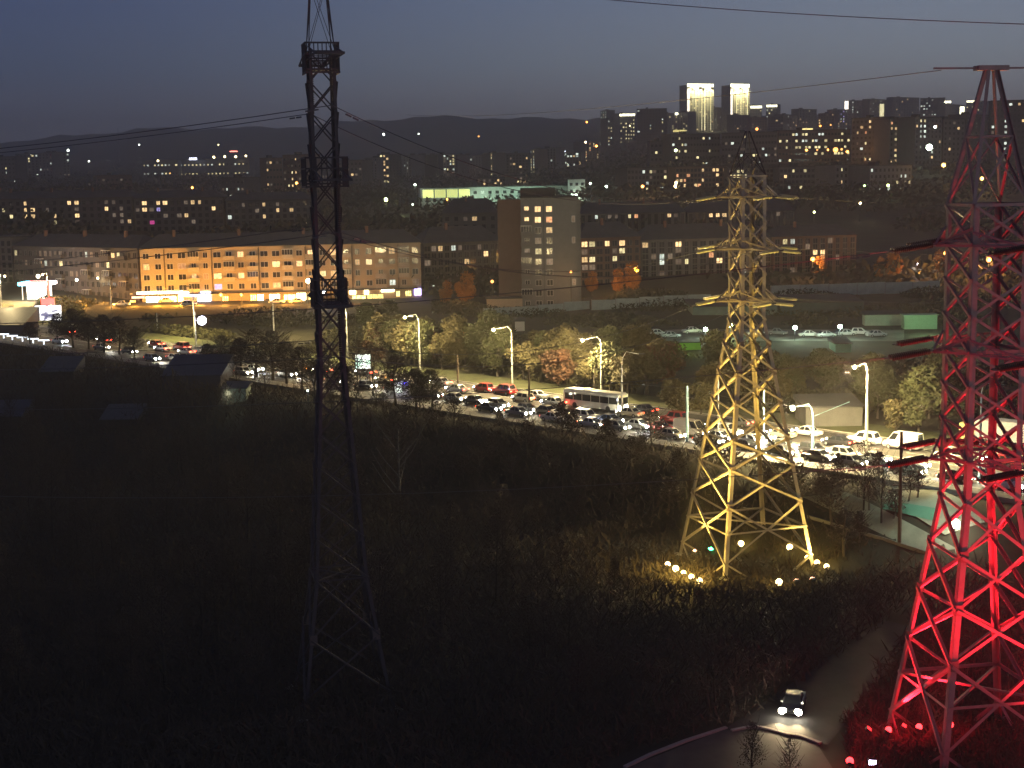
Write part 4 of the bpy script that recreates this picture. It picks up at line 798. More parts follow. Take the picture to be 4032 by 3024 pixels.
for P, nm, m_, dbl, r_, ln, far in ((YP, 'yellow pylon', GLASSI, True, .2, 2.6, None), (RP, 'red pylon', INSUL, True, .24, 3.6, None)):
    for ia in range(3):
        for sg, side in ((2, 'left'), (-2, 'right')):
            T = P[1].get((ia, sg))
            if T is None: continue
            n = P[3](0)*(1 if sg > 0 else -1); Q = T+n*ln-Vector((0, 0, .12*ln)); p, q = wp(P, T+n*.3), wp(P, Q)
            string_('tension insulator string on the %s side bracket, %s level of the %s' % (side, lvl[ia], nm), p, q, r_, m_, dbl=dbl)
            if P is YP and side == 'left': e = wp(LP, LP[1][(ia, -1)]-Vector((0, 0, 4.3))); cable('conductor from the left pylon to the %s level of the yellow pylon' % lvl[ia], q, e, 3.0)
            elif P is YP: cable('conductor leaving the yellow pylon to the right at the %s level' % lvl[ia], q, q+Vector((150, 60, 1)), 3.5)
            elif side == 'left': cable('conductor leaving the red pylon to the left at the %s level' % lvl[ia], q, q+Vector((-190, 62, -2)), 6, dampers=True)
            else: cable('conductor leaving the red pylon to the right at the %s level' % lvl[ia], q, q+Vector((120, 10, 1)), 2)
        for sg, side in ((1, 'near'), (-1, 'far')):
            T = P[1][(ia, sg)]; p = wp(P, T); 
            for dx, sd in ((-1, 'left'), (1, 'right')):
                a_ = Vector((dx*.97, .2*dx, -.12)).normalized(); q = p+a_*ln*.95
                string_('insulator string at the %s crossarm tip, %s level, %s-hand side of the %s' % (side, lvl[ia], sd, nm), p+a_*.25, q, r_*.95, m_, dbl=dbl)
# left pylon: hanging strings and conductors both ways
for ia in range(3):
    for sg, side in ((1, 'near'), (-1, 'far')):
        p = wp(LP, LP[1][(ia, sg)]); q = p-Vector((0, 0, 3.9))
        string_('hanging insulator string at the %s arm tip, %s level of the left pylon' % (side, lvl[ia]), p-Vector((0, 0, .3)), q, .14, INSUL)
        cable('conductor leaving the left pylon to the left at the %s level, %s side' % (lvl[ia], side), q-Vector((0, 0, .2)), q+Vector((-190, 135, [-4, -6, 4][ia])), 5.0, dampers=True)
        if sg == 1: cable('conductor leaving the left pylon to the right at the %s level, near side' % lvl[ia], q-Vector((0, 0, .2)), wp(YP, YP[1][(ia, 1)])+Vector((-3, 0, 0)), 3.2, dampers=True)
top = wp(RP, Vector((0, 0, 51.6))); cable('thin ground wire from the red pylon peak towards the far left', top-Vector((4.2, 1.5, .2)), pd(1600, 452, 420), 1.5, .03)
cable('thin ground wire leaving the red pylon peak to the right', top+Vector((4, 1, -.2)), top+Vector((90, 30, 0)), 1, .03)
cable('thin wire crossing the upper right corner of the sky', pd(2250, -15, 120), pd(4200, 100, 95), .3, .03)

# floodlights on the ground
def flood(label, P, aim, col, s, power, size=50, r=.22, group=None, lc=None):
    lc = lc or col
    P = Vector(P); d_ = (Vector(aim)-P).normalized(); o = thing('floodlight', label, 'floodlight', P, 0, group)
    b = MB(); b.bar(d_*-.25, d_*.02, .62, .44, (0, 0, 1)); b.build('housing', TARP, o)
    b = MB(); b.bar(d_*.03, d_*.07, .54, .36, (0, 0, 1)); b.ball(d_*.06, r*random.uniform(.7, 1.0), 9); b.build('lens', emi('lens_%d_%d_%d' % (col[0]*99, col[1]*99, s), col, s), o)  # ball over the lens face imitates the floodlight's glare
    b = MB(); b.box(-.04, -.04, -.6, .04, .04, -.2); b.build('stand', TARP, o)
    if power: light('SPOT', P+d_*.45, power, lc, direction=d_, size=size, blend=.7, radius=.12); light('POINT', P+d_*.7+Vector((0, 0, .3)), power*(.016 if lc[1] > .3 else .007), lc, radius=.2)
YC = (1, .63, .12); RC = (1, .014, .028); RL = (1, .03, .035)
yc = Vector((27.449, 167.217, 0)); YF = [(2628, 2224, 1), (2660, 2241, 1), (2691, 2257, 1), (2722, 2274, 1), (2754, 2289, 1), (2735, 2170, 0), (2918, 2142, 1), (3110, 2156, 1), (3180, 2198, 1), (3218, 2217, 1), (3256, 2232, 1), (3068, 2294, 1), (3198, 2280, 0), (3135, 2286, 0)]
for i, (x, y, on) in enumerate(YF):
    g = gp(x, y, .75); tgt = yc+Vector((0, 0, [12, 20, 28, 38, 16, 20, 22, 26, 30, 20, 12, 24, 10, 10][i]))
    flood('%s of the warm floodlights round the yellow pylon, counted from the left front' % ORD[i], g, tgt, (1, .74, .3) if on else (1, .5, .3), 9 if on else 5, [34000, 44000, 66000, 90000, 30000, 0, 12000, 13000, 12000, 20000, 12000, 30000, 0, 0][i], size=46, lc=YC, r=.40 if on else .2, group='floodlights round the yellow pylon')
flood('single green floodlight behind the front leg of the yellow pylon', gp(2798, 2162, .5), yc+Vector((0, 0, 6)), (.05, 1, .3), 30, 900, size=70, r=.25)
rc = Vector((36.289, 110.099, 0))
for i, (x, y, pw, hh) in enumerate(((3497, 2876, 34000, 10), (3618, 2865, 34000, 18), (3740, 2856, 34000, 33), (3345, 3000, 26000, 24), (3422, 2870, 0, 10), (3560, 2858, 0, 10))):
    g = gp(x, y, 1.0); flood('%s of the red floodlights at the foot of the red pylon, from the left row' % ORD[i], g, rc+Vector((0, 0, hh)), RL, 7 if pw else 3, pw*1.5, size=60, lc=RC, r=.36 if pw else .12, group='floodlights round the red pylon')
for i, (dx, dy) in enumerate(((12, -6), (9, 9), (2, -11))):
    g = rc+Vector((dx, dy, .6-GZ)); flood('%s of the red floodlights outside the frame side of the red pylon' % ORD[i], g, rc+Vector((0, 0, 12+i*7)), RL, 7, 60000, size=60, lc=RC, r=.28, group='floodlights round the red pylon')
flood('single white-violet ground lamp at the bottom edge', gp(3436, 3003, .5), gp(3436, 3003, 6), (.8, .7, 1), 12, 60, size=90, r=.1)

# ------------------------------------------------------------------ street lamps and poles
LAMPC = (1, .76, .36)
def street_lamp(label, bx, by, ty, hx, hy, power=0, m=POLE, d=None, arm2=None, lit=True, thick=.13, s=30):
    if d is None: B = gp(bx, by)
    else: B = pd(bx, by, d); B.z = terr(B.x, B.y)
    top = zat(bx, ty, B.y)-B.z; H_ = pd(hx, hy, B.y)-Vector((B.x, B.y, B.z)); H_.y = 0
    o = thing('street_lamp', label, 'street lamp', B)
    b = MB(); b.tube([(0, 0, 0), (0, 0, top*.72)], thick*1.35, 8, thick*1.15); b.tube([(0, 0, top*.72), (0, 0, top)], thick*.9, 8, thick*.7); b.build('pole', m, o)
    b = MB(); t = Vector((0, 0, top)); c = Vector((H_.x*.25, 0, max(top, H_.z)+.45))
    b.tube([t, t.lerp(c, .5)+Vector((-H_.x*.05, 0, .12)), c, H_], .06, 6); b.build('arm', m, o)
    sg = 1 if H_.x > 0 else -1
    b = MB(); b.box(-.2, -.18, -.02, .75, .18, .16) if sg > 0 else b.box(-.75, -.18, -.02, .2, .18, .16); b.build('lamp_head', TARP, o, H_)
    if lit:
        b = MB(); b.ball((sg*.3, 0, -.06), .26 if power < 9500 else .36, 8); b.build('bulb', emi('street_bulb', (1, .9, .62), s), o, H_)
        if power: light('POINT', B+H_+Vector((sg*.3, -.1, -.45)), power*5, LAMPC, radius=.3)
    if arm2: b = MB(); E_ = pd(*arm2, B.y)-B; E_.y = 0; b.tube([(0, 0, top), E_], .05, 5); b.build('second_arm', m, o)
    return o
street_lamp('lit street lamp with its arm to the left, left of the white bus', 2018, 1532, 1315, 1950, 1296, 5500, s=14)
street_lamp('lit street lamp rising behind the white bus', 2368, 1566, 1352, 2300, 1337, 7500)
street_lamp('unlit pale lamp post at the front of the white bus', 2450, 1646, 1432, 2520, 1395, 0, lit=False)
street_lamp('tall lit street lamp at right with its arm to the left', 3411, 1772, 1475, 3374, 1442, 9000, thick=.17)
street_lamp('glaring near street lamp with bluish post right of the yellow pylon', 3200, 1800, 1640, 3130, 1604, 9500, m=mat('blue_paint', (.3, .5, .55), .6), arm2=(3345, 1582), thick=.17)
street_lamp('lit street lamp in yellow-green foliage left of centre', 1655, 1480, 1270, 1600, 1247, 6000)
street_lamp('lit street lamp right of the left pylon above the verge', 1370, 1420, 1235, 1318, 1208, 5000)
street_lamp('pale lamp post beside the round white sign', 768, 1336, 1140, 740, 1128, 0, lit=False)
street_lamp('pale lamp post with a yellow plate near the shops', 1082, 1392, 1190, 1060, 1180, 0, lit=False)
street_lamp('thin lamp post left of the filling station', 4, 1200, 1092, 14, 1086, 2500, d=372)
street_lamp('lamp post beside the kiosk of the filling station', 190, 1170, 1085, 172, 1080, 1800, d=380, lit=True)
street_lamp('pale blue curved lamp post behind the red pylon', 3860, 1715, 1545, 3930, 1520, 0, lit=False, m=MATS['blue_paint'], d=172)
street_lamp('pale lamp post left of the yellow-lit shed strip', 437, 1180, 1100, 425, 1096, 0, lit=False, d=388)
for i, (x, y, px_, pw_) in enumerate(((330, 1260, 345, 5200), (520, 1300, 540, 5200), (700, 1330, 720, 6500), (930, 1370, 960, 6500))):
    pass
def pole(label, bx, by, ty, m, r=.14, d=None, name='pole', arms=0):
    B = gp(bx, by) if d is None else pd(bx, by, d)
    if d: B.z = terr(B.x, B.y)
    h = zat(bx, ty, B.y)-B.z; o = thing(name, label, 'pole', B); b = MB(); b.tube([(0, 0, 0), (0, 0, h)], r*1.2, 8, r, cap=True); b.build('post', m, o)
    for k in range(arms): b = MB(); b.bar((-.9, 0, h*.53-k*.5), (.9, 0, h*.53-k*.5), .12, .12, (0, 0, 1)); b.build('crosspiece', m, o); b = MB(); b.tube([(.6, 0, h*.53-k*.5), (.6, 0, h*.53-k*.5+.3)], .06, 6); b.tube([(.9, 0, h*.53-k*.5), (.9, 0, h*.53-k*.5+.3)], .06, 6); b.build('pin_insulator', m, o)
    return B, h
pole('tall dark wooden pole between the yellow and the red pylon', 3541, 2145, 1700, WOOD, .19, arms=2)
pole('bluish concrete pole left of the yellow pylon', 2706, 1748, 1520, MATS['blue_paint'], .17)
pole('slim bluish pole seen through the yellow pylon', 3006, 1782, 1540, MATS['blue_paint'], .1)
pole('pale pole seen through the left leg of the yellow pylon', 2828, 1730, 1490, POLE, .1)
pole('dark trolley-wire pole beside the traffic left of the bus', 2085, 1622, 1445, WOOD, .15)
pole('dark trolley-wire pole further left along the avenue', 1804, 1530, 1400, WOOD, .13)
pole('short pole on the far verge at the orange queue', 620, 1300, 1232, POLE, .12)
pole('thin rooftop mast above the left ridge', 466, 545, 505, TARP, .25, d=3000)
for i, (a, c) in enumerate((((1290, 1375), (2706, 1528)), ((2085, 1450), (2706, 1525)), ((2706, 1525), (3200, 1600)), ((2706, 1560), (3541, 1760)))):
    A_ = gp(a[0], a[1]+200); B_ = gp(c[0], c[1]+210); p = Vector((A_.x, A_.y, zat(a[0], a[1], A_.y))); q = Vector((B_.x, B_.y, zat(c[0], c[1], B_.y)))
    cable('%s overhead trolley wire above the avenue, from the left' % ORD[i], p, q, .6, .02, name='trolley_wire')

# ------------------------------------------------------------------ vehicles
HEAD = emi('headlight_beam', (1, .9, .62), 160); HEADB = emi('cold_headlight_beam', (.85, .9, 1), 200); TAIL = emi('tail_light', (1, .06, .03), 30); TAILO = emi('dim_tail_light', (1, .08, .03), 3.5)
OFFL = mat('lamp_glass', (.4, .4, .4), .2); TYRE = mat('tyre_rubber', (.02, .02, .02), .9); RIM = mat('wheel_rim', (.4, .4, .4), .4, .7)
CG = mat('car_glass', (.015, .018, .02), .06)
PAINTS = {k: mat('car_paint_'+k, c, .32, .1, coat=.6) for k, c in {'white': (.72, .72, .68), 'silver': (.42, .43, .43), 'black': (.015, .015, .018), 'red': (.35, .02, .02), 'grey': (.14, .145, .15), 'blue': (.04, .07, .16), 'beige': (.5, .45, .34), 'green': (.04, .12, .06)}.items()}
# side profiles: (x along the car, z), body belt and cabin
SPEC = {'sedan': dict(L=4.5, W=1.76, belt=.92, hood=.80, boot=.95, roof=1.44, cab=(-1.35, -.75, .55, 1.25)), 'hatchback': dict(L=4.0, W=1.7, belt=.92, hood=.85, boot=.95, roof=1.5, cab=(-1.85, -1.5, .5, 1.15)),
        'suv': dict(L=4.7, W=1.86, belt=1.08, hood=1.05, boot=1.1, roof=1.78, cab=(-2.2, -1.85, .5, 1.1)), 'van': dict(L=5.4, W=1.98, belt=1.25, hood=1.15, boot=2.3, roof=2.35, cab=(-2.65, -2.55, 1.1, 1.95))}
def car_proto(kind):
    S = SPEC[kind]; L_, w = S['L']/2, S['W']/2; zb, belt, hood, roof = .28, S['belt'], S['hood'], S['roof']; c0, c1, c2, c3 = S['cab']
    root = thing('parked_car', 'x', 'car'); b = MB()
    xs = [(-L_, .45, .70, .86), (-L_+.12, zb, belt-.05, .95), (-L_*.62, zb, belt, 1), (0, zb, belt, 1), (c3, zb, belt, 1), (L_-.55, zb, hood, .98), (L_-.12, zb+.02, hood-.12, .92), (L_, .42, .62, .82)]
    n0 = len(b.v)
    for x, z0, z1, k in xs:
        ww = w*k
        for yy, zz in ((-ww*.92, z0), (-ww, z0+.18), (-ww, (z0+z1)/2), (-ww*.95, z1-.06), (-ww*.82, z1), (ww*.82, z1), (ww*.95, z1-.06), (ww, (z0+z1)/2), (ww, z0+.18), (ww*.92, z0)): b.v.append((x, yy, zz))
    m_ = 10
    for i in range(len(xs)-1):
        for j in range(m_): b.f.append((n0+i*m_+j, n0+i*m_+(j+1) % m_, n0+(i+1)*m_+(j+1) % m_, n0+(i+1)*m_+j)); b.mi.append(0)
    b.f.append(tuple(range(n0, n0+m_))[::-1]); b.mi.append(0); b.f.append(tuple(n0+(len(xs)-1)*m_+j for j in range(m_))); b.mi.append(0)
    # cabin: pillars and roof
    rw = w*.74; bw = w*.86
    A = [(c0, -bw, belt-.03), (c3, -bw, belt-.03), (c3, bw, belt-.03), (c0, bw, belt-.03)]; T = [(c1, -rw, roof), (c2, -rw, roof), (c2, rw, roof), (c1, rw, roof)]
    b.hexa([Vector(p)*1 for p in A]+[Vector(p) for p in T])
    b.hexa([(c1-.02, -rw-.01, roof-.02), (c2+.03, -rw-.01, roof-.02), (c2+.03, rw+.01, roof-.02), (c1-.02, rw+.01, roof-.02), (c1+.1, -rw+.1, roof+.05), (c2-.15, -rw+.1, roof+.05), (c2-.15, rw-.1, roof+.05), (c1+.1, rw-.1, roof+.05)])
    for sy in (-1, 1): b.box(c3-.25, sy*(bw+.02) if sy > 0 else -bw-.2, belt+.02, c3-.1, sy*(bw+.2) if sy > 0 else -bw-.02, belt+.16)
    body = b.build('body', PAINTS['white'], root)
    def lerp(a, c, t): return [a[i]+(c[i]-a[i])*t for i in range(3)]
    def pane(name, a, b_, c, d_, e, n):    # quad a(bottom) b(bottom) c(top) d(top), inset e, offset along n
        P = [Vector(a), Vector(b_), Vector(c), Vector(d_)]; cc = sum(P, Vector())/4; P = [cc+(p-cc)*e for p in P]
        q = MB(); n = Vector(n)*.012; q.hexa([p for p in P]+[p+n for p in P]); q.build(name, CG, root)
    pane('windscreen', A[1], A[2], T[2], T[1], .86, (1, 0, .5)); pane('rear_window', A[3], A[0], T[0], T[3], .84, (-1, 0, .4))
    if kind == 'van':
        fr = lambda p, q, t: Vector(p).lerp(Vector(q), t)
        pane('side_window', fr(A[0], A[1], .72), A[1], T[1], fr(T[0], T[1], .72), .8, (0, -1, .2)); pane('side_window', A[2], fr(A[3], A[2], .72), fr(T[3], T[2], .72), T[2], .8, (0, 1, .2))
    else:
        for sy, (a, c, t1, t2) in ((-1, (A[0], A[1], T[1], T[0])), (1, (A[3], A[2], T[2], T[3]))):
            a, c, t1, t2 = map(Vector, (a, c, t1, t2))
            for f0, f1 in ((.08, .5), (.54, .93)): pane('side_window', a.lerp(c, f0), a.lerp(c, f1), t2.lerp(t1, f1), t2.lerp(t1, f0), .86, (0, sy, .2))
    wm = MB(); wm.m = 0; wm.lathe((0, -.11, 0), (0, .11, 0), [(0, .2), (0, .32), (.22, .32), (.22, .2)], 14); wm.m = 1; wm.lathe((0, -.1, 0), (0, .1, 0), [(0, .01), (.0, .21), (.2, .21), (.2, .01)], 10); wm = wm.mesh('wheel', [TYRE, RIM])
    for x in (-L_*.6, L_*.62):
        for sy in (-1, 1): obj('wheel', wm, root, (x, sy*(w-.08), .32))
    hb = MB(); hb.lathe((-.03, 0, 0), (.12, 0, 0), [(0, .2), (.1, .19), (.14, .01)], 9); hb = hb.mesh('headlight', HEAD)
    tb = MB(); tb.box(-.05, -.2, -.09, .06, .2, .09); tb = tb.mesh('tail_light', TAIL)
    for sy in (-1, 1):
        obj('headlight', hb, root, (L_-.07, sy*w*.62, .62)); obj('tail_light', tb, root, (-L_+.02, sy*w*.66, .74 if kind != 'van' else 1.0))
    return root
PROTO = {k: car_proto(k) for k in SPEC}
USED = set()
def car(kind, colr, label, P, rz, head=1, tail=1, group=None, cast=0, name='car', hm=None):
    src = PROTO[kind]
    if kind in USED: o = copy_tree(src)
    else: o = src; USED.add(kind)
    o.name = name; o['label'] = label; o['category'] = 'van' if kind == 'van' else 'car'
    if group: o['group'] = group
    elif 'group' in o.keys(): del o['group']
    o.location = P; o.rotation_euler = (0, 0, rz)
    for ch in o.children:
        n = ch.name.split('.')[0]
        if n == 'body': ch.material_slots[0].link = 'OBJECT'; ch.material_slots[0].material = PAINTS[colr]
        if n == 'headlight': ch.material_slots[0].link = 'OBJECT'; ch.material_slots[0].material = (hm or HEAD) if head else OFFL
        if n == 'tail_light': ch.material_slots[0].link = 'OBJECT'; ch.material_slots[0].material = (TAIL if tail == 1 else TAILO) if tail else OFFL
    if cast:
        S = SPEC[kind]; f = Vector((cos(rz), sin(rz), 0))
        light('SPOT', Vector(P)+f*(S['L']/2+.25)+Vector((0, 0, .62)), cast, (1, .95, .82), direction=f+Vector((0, 0, -.09)), size=75, blend=.8, radius=.15)
    return o
ANG_IN = atan2(-AU.y, -AU.x); ANG_OUT = atan2(AU.y, AU.x)
QN = 'oncoming cars queueing on the near side of the avenue'; QF = 'cars driving away on the far side of the avenue'
NEARL = [  # px, lane offset s, kind, colour, beam
 (3960, 8.8, 'suv', 'white', 1), (3870, 5.2, 'sedan', 'grey', 1), (3765, 8.9, 'sedan', 'black', 1), (3590, 5.3, 'sedan', 'white', 1), (3575, 8.9, 'sedan', 'black', 1), (3440, 5.3, 'sedan', 'silver', 1), (3345, 8.9, 'sedan', 'grey', 1), (3325, 5.3, 'hatchback', 'silver', 1), (3220, 8.8, 'sedan', 'black', 1), (3200, 5.3, 'hatchback', 'black', 1), (3085, 5.3, 'sedan', 'grey', 1), (3075, 8.8, 'sedan', 'black', 1),
 (2990, 1.8, 'sedan', 'silver', 1), (2960, 5.3, 'hatchback', 'silver', 1), (2935, 8.8, 'sedan', 'black', 1), (2860, 1.8, 'suv', 'white', 1), (2830, 5.3, 'sedan', 'white', 1), (2790, 8.8, 'sedan', 'silver', 1), (2720, 5.3, 'van', 'beige', 1), (2640, 8.8, 'sedan', 'beige', 1), (2600, 5.3, 'sedan', 'red', 1), (2510, 5.3, 'sedan', 'white', 1), (2430, 8.8, 'hatchback', 'grey', 1), (2400, 5.3, 'sedan', 'blue', 1), (2330, 8.8, 'sedan', 'silver', 1), (2310, 5.3, 'suv', 'white', 1), (2250, 8.8, 'sedan', 'white', 1), (2215, 5.3, 'sedan', 'grey', 1), (2180, 8.8, 'sedan', 'silver', 1), (2150, 5.3, 'sedan', 'black', 1), (2070, 5.3, 'sedan', 'black', 1), (2040, 8.8, 'sedan', 'grey', 1), (1960, 5.3, 'hatchback', 'grey', 1), (1925, 8.8, 'sedan', 'black', 1), (1870, 5.3, 'sedan', 'black', 1), (1790, 5.3, 'sedan', 'silver', 1),
 (1700, 5.3, 'sedan', 'grey', 1), (1560, 5.3, 'suv', 'silver', 1), (1440, 5.3, 'sedan', 'black', 1), (1320, 5.3, 'sedan', 'silver', 1), (1130, 5.3, 'sedan', 'grey', 1), (1000, 5.3, 'sedan', 'white', 1), (960, 8.8, 'hatchback', 'silver', 1), (800, 5.3, 'sedan', 'black', 1), (720, 8.8, 'sedan', 'grey', 1), (690, 5.3, 'sedan', 'silver', 1), (600, 8.8, 'hatchback', 'blue', 1), (510, 5.3, 'sedan', 'black', 1), (400, 5.3, 'sedan', 'grey', 1), (235, 5.3, 'sedan', 'silver', 1)]
lane = {1.8: 'inner', 5.2: 'middle', 5.3: 'middle', 8.8: 'outer', 8.9: 'outer'}
for i, (px_, s_, k, c, bm) in enumerate(NEARL):
    P = av(px_, s_+random.uniform(-.25, .25)); t_ = proj(P)
    car(k, c, '%s %s with lit headlights in the %s near lane, %s queueing vehicle from the right' % (c, k, lane[s_], ORD[i]), P, ANG_IN+random.uniform(-.03, .03), 1, 2, QN, cast=(2600 if i % 2 == 0 or 2100 < px_ < 3400 else 0), hm=HEADB if i % 4 == 1 else None)
FARL = [(3740, -2.2, 'suv', 'white', 2), (3555, -5.6, 'van', 'white', 0), (3940, -3.8, 'sedan', 'red', 2), (3400, -5.4, 'suv', 'white', 1), (3300, -1.9, 'sedan', 'black', 1), (3178, -5.6, 'sedan', 'white', 0), (3075, -1.9, 'sedan', 'beige', 2), (2905, -5.6, 'sedan', 'grey', 1), (2838, -1.9, 'suv', 'black', 1), (2655, -1.9, 'suv', 'red', 1), (2535, -5.6, 'sedan', 'black', 1), (2480, -1.9, 'sedan', 'beige', 2), (2180, -1.9, 'sedan', 'silver', 1), (2110, -5.4, 'sedan', 'white', 0), (2060, -1.9, 'hatchback', 'beige', 1), (1985, -5.6, 'suv', 'red', 1), (1905, -5.6, 'hatchback', 'red', 1), (1800, -1.9, 'sedan', 'grey', 1), (1735, -5.6, 'sedan', 'silver', 1),
        (1520, -1.9, 'sedan', 'beige', 1), (1440, -5.6, 'sedan', 'grey', 1), (1270, -1.9, 'sedan', 'black', 1), (850, -1.9, 'sedan', 'red', 1), (735, -1.9, 'sedan', 'silver', 1), (715, -5.6, 'suv', 'red', 1), (640, -1.9, 'sedan', 'white', 1), (615, -5.6, 'sedan', 'red', 1), (410, -1.9, 'sedan', 'grey', 1), (265, -5.6, 'suv', 'black', 1)]
for i, (px_, s_, k, c, tl) in enumerate(FARL):
    P = av(px_, s_); turn = 0
    car(k, c, '%s %s driving away in the far lanes, %s far-side vehicle from the right' % (c, k, ORD[i]), P, ANG_OUT+random.uniform(-.04, .04), 1, tl, QF)
# orange-lit parked cars before the shops
for i, (px_, py_, k, c) in enumerate(((1090, 1196, 'sedan', 'white'), (1170, 1194, 'sedan', 'beige'), (655, 1192, 'sedan', 'white'), (745, 1205, 'hatchback', 'silver'), (480, 1205, 'sedan', 'white'))):
    P = gp(px_, py_, 0.05); car(k, c, '%s %s parked before the orange-lit shops, %s in the listing from the pylon side' % (c, k, ORD[i]), P, random.choice((0, pi)), 0, 0, 'cars parked before the shops')
# the car at the bottom with glaring headlights
PB = gp(3135, 2815); bcar = car('sedan', 'black', 'dark car with two glaring headlights on the side road at the bottom', PB+Vector((0, 1.2, .08)), radians(-108), 1, 0, None, cast=0)
fwd = Vector((cos(radians(-108)), sin(radians(-108)), 0))
for sd in (-1, 1):
    sidev = Vector((-fwd.y, fwd.x, 0))*sd*.72; hl = PB+Vector((0, 1.2, .7))+fwd*2.35+sidev
    b = MB(); b.ball((0, 0, 0), .27, 10); hg = b.build('headlight_glare_ball', emi('glaring_headlight', (1, .93, .72), 80), bcar); hg.location = Matrix.Rotation(-bcar.rotation_euler.z, 3, 'Z') @ (hl-bcar.location)  # ball added over the car's own headlights to imitate their glare
    light('SPOT', hl+fwd*.4, 1500, (1, .74, .4), direction=fwd+Vector((0, 0, -.12)), size=80, blend=.8, radius=.1)
# the white bus
BP = av(2345, -4.0); bus = thing('bus', 'white single-deck bus with dark side windows stuck in the traffic', 'bus', BP, ANG_IN)
WB = mat('bus_white', (.72, .70, .60), .4, 0, .08, 1, coat=.3); L_, w_ = 5.8, 1.25
b = MB(); b.hexa([(-L_, -w_, .35), (L_, -w_, .35), (L_, w_, .35), (-L_, w_, .35), (-L_, -w_, 2.75), (L_-.05, -w_, 2.75), (L_-.05, w_, 2.75), (-L_, w_, 2.75)])
b.hexa([(-L_, -w_, 2.75), (L_-.05, -w_, 2.75), (L_-.05, w_, 2.75), (-L_, w_, 2.75), (-L_+.2, -w_+.25, 3.05), (L_-.35, -w_+.25, 3.05), (L_-.35, w_-.25, 3.05), (-L_+.2, w_-.25, 3.05)]); b.build('body', WB, bus)
for sy in (-1, 1):
    for k in range(6):
        x0 = -L_+.35+k*1.86; b = MB(); y0 = sy*w_; b.box(x0, min(y0, y0+sy*.02), 1.35, x0+1.74, max(y0, y0+sy*.02), 2.4); b.build('side_window', CG, bus)
b = MB(); b.box(L_+.001, -1.12, 1.3, L_+.03, 1.12, 2.35); b.build('windscreen', CG, bus); b = MB(); b.box(-L_-.03, -1.0, 1.5, -L_-.001, 1.0, 2.3); b.build('rear_window', CG, bus)
b = MB(); b.box(L_+.001, -.9, 2.45, L_+.04, .9, 2.68); b.build('route_board', emi('route_board_light', (1, .75, .35), .8), bus)
b = MB(); b.box(-2, -.7, 3.05, -.6, .7, 3.2); b.build('roof_hatch', WB, bus)
for x in (-3.4, 3.6):
    for sy in (-1, 1): b = MB(); b.lathe((x, sy*1.12-.14, .48), (x, sy*1.12+.14, .48), [(0, .01), (0, .48), (.28, .48), (.28, .01)], 16); b.build('wheel', TYRE, bus)
for sy in (-1, 1):
    b = MB(); b.lathe((L_, sy*.9, .75), (L_+.1, sy*.9, .75), [(0, .17), (.08, .15), (.1, .01)], 10); b.build('headlight', HEAD, bus)
    b = MB(); b.box(-L_-.05, sy*.95-.12, .8, -L_-.001, sy*.95+.12, 1.3); b.build('tail_light', TAILO, bus)
for px_, s_, p_ in ((2560, 6, 2600), (2520, -2.5, 9000), (2860, 6, 1200), (3150, 6, 900), (3620, 6, 700)):   # added fill spots standing in for traffic glare, fixed to no car
    P = av(px_, s_, .75); light('SPOT', P, p_*2.5, (1, .9, .66), direction=(-.55, .25, .12) if px_ < 2500 else (-.7, .5, -.05), size=100, blend=.8, radius=.2)
for i, (px_, py_, k, c) in enumerate(((2585, 1322, 'sedan', 'white'), (2640, 1330, 'sedan', 'silver'), (2725, 1312, 'sedan', 'white'), (3185, 1326, 'sedan', 'white'), (3250, 1328, 'sedan', 'silver'), (3330, 1322, 'sedan', 'white'), (3385, 1318, 'hatchback', 'white'), (3060, 1318, 'sedan', 'grey'), (2980, 1322, 'sedan', 'white'), (3450, 1326, 'sedan', 'silver'))):
    car(k, c, 'pale %s %s parked under the yard floodlights, %s in the row as listed' % (c, k, ORD[i]), gp(px_, py_, .1), random.uniform(-.3, .3), 0, 0, 'vehicles parked on the yard')
# container trailer behind the red pylon
tr = thing('truck', 'truck with a pale grey box body and yellow cab behind the red pylon', 'truck', av(3960, -16), ANG_IN)
b = MB(); b.box(-4, -1.25, 1.0, 4, 1.25, 3.7); b.build('box_body', mat('trailer_grey', (.42, .42, .48), .5, 0, .15, 1), tr)
b = MB(); b.box(-6.3, -1.15, .5, -4.1, 1.15, 2.9); b.build('cab', mat('cab_yellow', (.6, .48, .2), .4, 0, .1, 1), tr)
b = MB(); b.box(-6.33, -1, 1.6, -6.301, 1, 2.6); b.build('windscreen', CG, tr)
for x in (-5.2, -2.2, 2.4, 3.4): b = MB(); b.lathe((x, -1.2, .5), (x, 1.2, .5), [(0, .01), (0, .5), (.3, .5), (.3, .3), (2.1, .3), (2.1, .5), (2.4, .5), (2.4, .01)], 14); b.build('wheel', TYRE, tr)

# ------------------------------------------------------------------ side road, kerbs at the bottom
sheet('side_road', ASPH, [(2380, 3060), (3300, 3060), (3200, 2905), (2850, 2875)], .05)
sheet('side_road', mat('dark_asphalt', (.035, .033, .032), .85, 0, .5, .3), [(2850, 2875), (3260, 2935), (3620, 2480), (3480, 2440)], .04)
def kerbline(name, pts, w=.35, h=.16, m=KERB):
    P = [gp(x, y) for x, y in pts]; b = MB()
    for p, q in zip(P, P[1:]): p = Vector((p.x, p.y, terr(p.x, p.y)+h/2)); q = Vector((q.x, q.y, terr(q.x, q.y)+h/2)); b.bar(p, q, w, h, (0, 0, 1))
    return struct(b.build(name, m))
kerbline('side_road_kerb', [(2460, 3024), (2560, 2975), (2700, 2920), (2860, 2868)])
kerbline('island_kerb', [(2880, 2880), (2940, 2868), (2990, 2866), (3040, 2876), (3090, 2892), (3150, 2900), (3230, 2930)])
